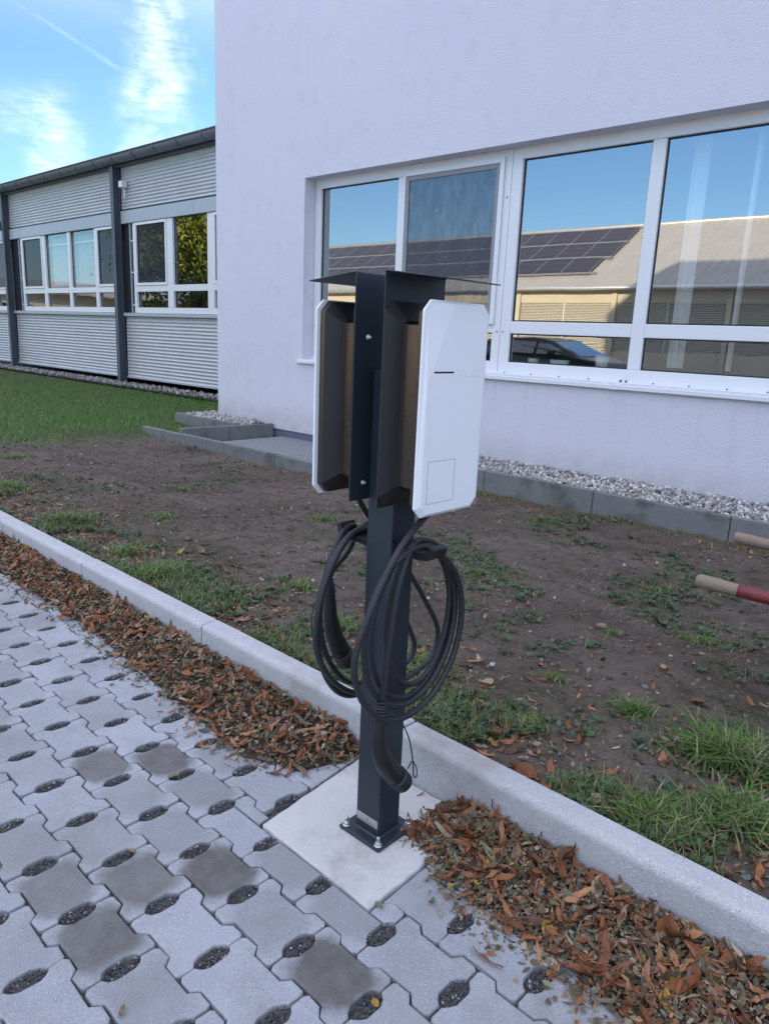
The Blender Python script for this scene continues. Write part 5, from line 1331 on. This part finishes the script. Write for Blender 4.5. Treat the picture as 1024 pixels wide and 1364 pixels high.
for a in [(90, 697, .13, .13, 420, 'long leaning grass tuft behind the kerb near the left edge'), (215, 768, .17, .12, 620, 'widest grass tuft, spilling over the kerb left of the post'), (170, 738, .10, .10, 240, 'short grass tuft just left of the one spilling over the kerb'),
          (12, 650, .13, .12, 340, 'grass tuft cut by the left picture edge'), (843, 948, .055, .085, 190, 'small upright tuft alone on the bare soil right of the post'),
          (968, 1010, .13, .15, 620, 'tallest lush grass tuft near the right picture edge'), (985, 1095, .12, .12, 380, 'spreading grass tuft behind the kerb at the right edge'), (868, 1092, .085, .10, 260, 'grass tuft bending over the kerb at right'),
          (705, 972, .06, .07, 150, 'small tuft behind the kerb right of the post'), (635, 762, .10, .06, 130, 'flat yellowish tuft right of the coiled cable'), (815, 845, .045, .06, 60, 'tiny seedling tuft in the middle of the bare soil'),
          (240, 650, .14, .06, 130, 'thin low tuft in the bare soil toward the building corner'), (215, 690, .15, .06, 170, 'low tuft with dry blades in the left bare soil'), (430, 690, .13, .07, 150, 'ragged tuft just left of the hanging charging box'),
          (400, 782, .10, .07, 150, 'tuft left of the left cable coil'), (450, 835, .10, .09, 170, 'tuft seen through the left cable coil'), (560, 885, .12, .08, 220, 'tuft seen through the right cable coil near the kerb'),
          (735, 905, .05, .05, 70, 'low rosette tuft on the soil beyond the small kerb tuft'), (720, 692, .2, .07, 200, 'wide thin tuft before the pebble strip'), (875, 780, .08, .06, 140, 'tuft left of the nearer wooden grip'), (935, 850, .10, .06, 150, 'tuft below the nearer wooden grip'), (20, 610, .2, .08, 220, 'grass tuft at the lawn margin by the left edge')]:
    tuft(*a)
k = 0; F_ = []
for V, Fa, C in PATCH: F_.append(Fa + k); k += len(V)
add_mesh('thin_grass', np_mesh('thin_grass', np.concatenate([a[0] for a in PATCH]), np.concatenate(F_), np.concatenate([a[2] for a in PATCH]), GRASS), kind='stuff')
# small weeds: rosettes and seedlings as ground cover, densest behind the kerb
wp = []
def weed_zone(n, f):
    k = 0
    while k < n:
        x, y, ok = f()
        if ok and y > k1(x) + .01: wp.append((x, y)); k += 1
def zone_kerb():
    x = rng.uniform(-4, 1.0); y = k1(x) + .01 + abs(rng.normal(0, .17)); return x, y, mnoise.noise(Vector((x * 3.1, y * 3.1, 9))) > -.12
def zone_right():
    x = rng.uniform(-1.6, .6); y = rng.uniform(.4, 3.9); return x, y, mnoise.noise(Vector((x * 1.7 + 5, y * 1.7, 2))) + .5 * mnoise.noise(Vector((x * 5 + 5, y * 5, 4))) > .16
def zone_all():
    x = rng.uniform(-7, .6); y = rng.uniform(.3, 3.3); return x, y, mnoise.noise(Vector((x * 1.4, y * 1.4 + 7, 5))) + .5 * mnoise.noise(Vector((x * 5 + 5, y * 5, 8))) > .24
weed_zone(1050, zone_kerb); weed_zone(620, zone_right); weed_zone(560, zone_all)
wp = np.array(wp); kk = rng.integers(5, 11, len(wp)); ctr = np.repeat(wp, kk, 0); n = len(ctr)
a = rng.uniform(0, 6.283, n); r_ = rng.uniform(.004, .028, n)
q = ctr + np.stack([np.cos(a) * r_, np.sin(a) * r_], -1); q[:, 1] = np.maximum(q[:, 1], .2884 + KS * q[:, 0] + .008)
z = np.repeat(szv(wp), kk) + rng.uniform(.003, .016, n)
T, TF = leaf_template(3, .27, .2, .4)
hue = np.repeat(rng.random(len(wp)), kk)[:, None]
cg = np.array([(.070, .125, .036)]) * (1 - hue) + np.array([(.10, .155, .095)]) * hue
cg = cg * rng.uniform(.7, 1.25, (n, 1))
S = rng.uniform(.009, .032, (n, 1)) * np.ones((1, 3))
scatter('weeds', T, TF, np.column_stack([q, z]), rotmats(a, rng.normal(-.35, .3, n), rng.normal(0, .25, n)), S, cg, GRASS)
# scattered short blades and dry bits over the soil
def blade_zone(n, f, H0, H1, w0, w1, dry, name):
    P_ = []
    while len(P_) < n:
        x, y, ok = f()
        if ok and y > k1(x) + .006: P_.append((x, y))
    P_ = np.array(P_); pos = np.column_stack([P_, szv(P_) - .003]); n = len(pos)
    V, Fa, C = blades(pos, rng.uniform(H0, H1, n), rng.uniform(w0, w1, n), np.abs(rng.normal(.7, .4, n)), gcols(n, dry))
    C = np.clip(C * np.repeat(rng.uniform(.8, 1.2, (n, 1)), 9, 0), 0, 1)
    return add_mesh(name, np_mesh(name, V, Fa, C, GRASS), kind='stuff')
def z1():
    r = rng.random()
    if r > .93:
        x = rng.uniform(-3.4, .6); return x, 3.94 - abs(rng.normal(0, .12)), True
    return zone_kerb() if r < .5 else (zone_right() if r < .75 else zone_all())
blade_zone(15000, z1, .015, .065, .0010, .0020, .42, 'sparse_grass')
# dry leaf bits on the soil
def bits():
    while True:
        x = rng.uniform(-5, .8); r = rng.random()
        y = k1(x) + .01 + (abs(rng.normal(0, .24)) if r < .45 else rng.uniform(0, 3.55) if r < .85 else 3.55 - abs(rng.normal(0, .18)))
        if r < .45 or mnoise.noise(Vector((x * 1.6, y * 1.6, 6))) + .6 * mnoise.noise(Vector((x * 5, y * 5, 1))) > -.05: break
    if x < -3.5 and y > 3.2: y = 3.15 - abs(rng.normal(0, .15))
    return x, y
B = np.array([bits() for _ in range(7600)]); zb_ = szv(B) + .004; pos = np.column_stack([B, zb_]); n = len(pos)
e1_ = [leafset('', pos[:5600], .010, .026, .22, mixcols(5600, [.68, .12, .19, .01]), tilt=.4), leafset('', pos[5600:], .03, .07, .11, mixcols(n - 5600, [.3, .02, .67, .01]), n=5, curl=.8, fold=.5, tilt=.3)]
emit('dry_leaf_bits', e1_)
# crumbs of soil and small stones
def crumb():
    x = rng.uniform(-6.5, .9); y = .3 + 3.2 * rng.random() ** 1.3; return x, max(y, k1(x) + .01)
B = np.array([crumb() for _ in range(14000)]); n = len(B); sz = .0024 + .013 * rng.random(n) ** 4.5
cc = np.where(rng.random((n, 1)) < .05, pick(pal, n) * .75, np.array([[.155, .122, .098]]) * rng.uniform(.5, 1.4, (n, 1)))
scatter('soil_crumbs', OCT, OCTF, np.column_stack([B, szv(B) + sz * .2]), rots(n), sz[:, None] * rng.uniform(.6, 1.3, (n, 3)), cc, PEBBLE, True, .25)
# lawn beyond, thinning out toward the bare soil
def lawnz():
    x = -6.2 - abs(rng.normal(0, 5.2)); y = rng.uniform(.9, 6.3); edge = -6.6 - .5 * (3 - y) * (y < 3) * .5 + .9 * mnoise.noise(Vector((x * .6, y * .9, 3)))
    pr_ = sstep(edge + .9, edge - .9, x)
    return x, y, x > -24 and rng.random() < pr_
def sampl():
    P_ = []
    while len(P_) < 46000:
        x, y, ok = lawnz()
        if ok and not (-7.8 < x < -6.3 and y > 4.15): P_.append((x, y))
    return np.array(P_)
Lp = sampl(); n = len(Lp); zz = 0.112 - 0.165 * np.clip((Lp[:, 1] - .3) / 2.9, 0, 1) ** 2 * (3 - 2 * np.clip((Lp[:, 1] - .3) / 2.9, 0, 1)) + .03 * np.clip((-5.5 - Lp[:, 0]) / 2.5, 0, 1)
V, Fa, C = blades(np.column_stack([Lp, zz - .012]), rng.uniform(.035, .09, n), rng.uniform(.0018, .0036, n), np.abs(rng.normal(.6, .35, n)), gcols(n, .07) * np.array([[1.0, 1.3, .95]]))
add_mesh('lawn_grass', np_mesh('lawn_grass', V, Fa, C, GRASS), kind='stuff')
print('LEAVES', nleaf, 'STONES', nst)
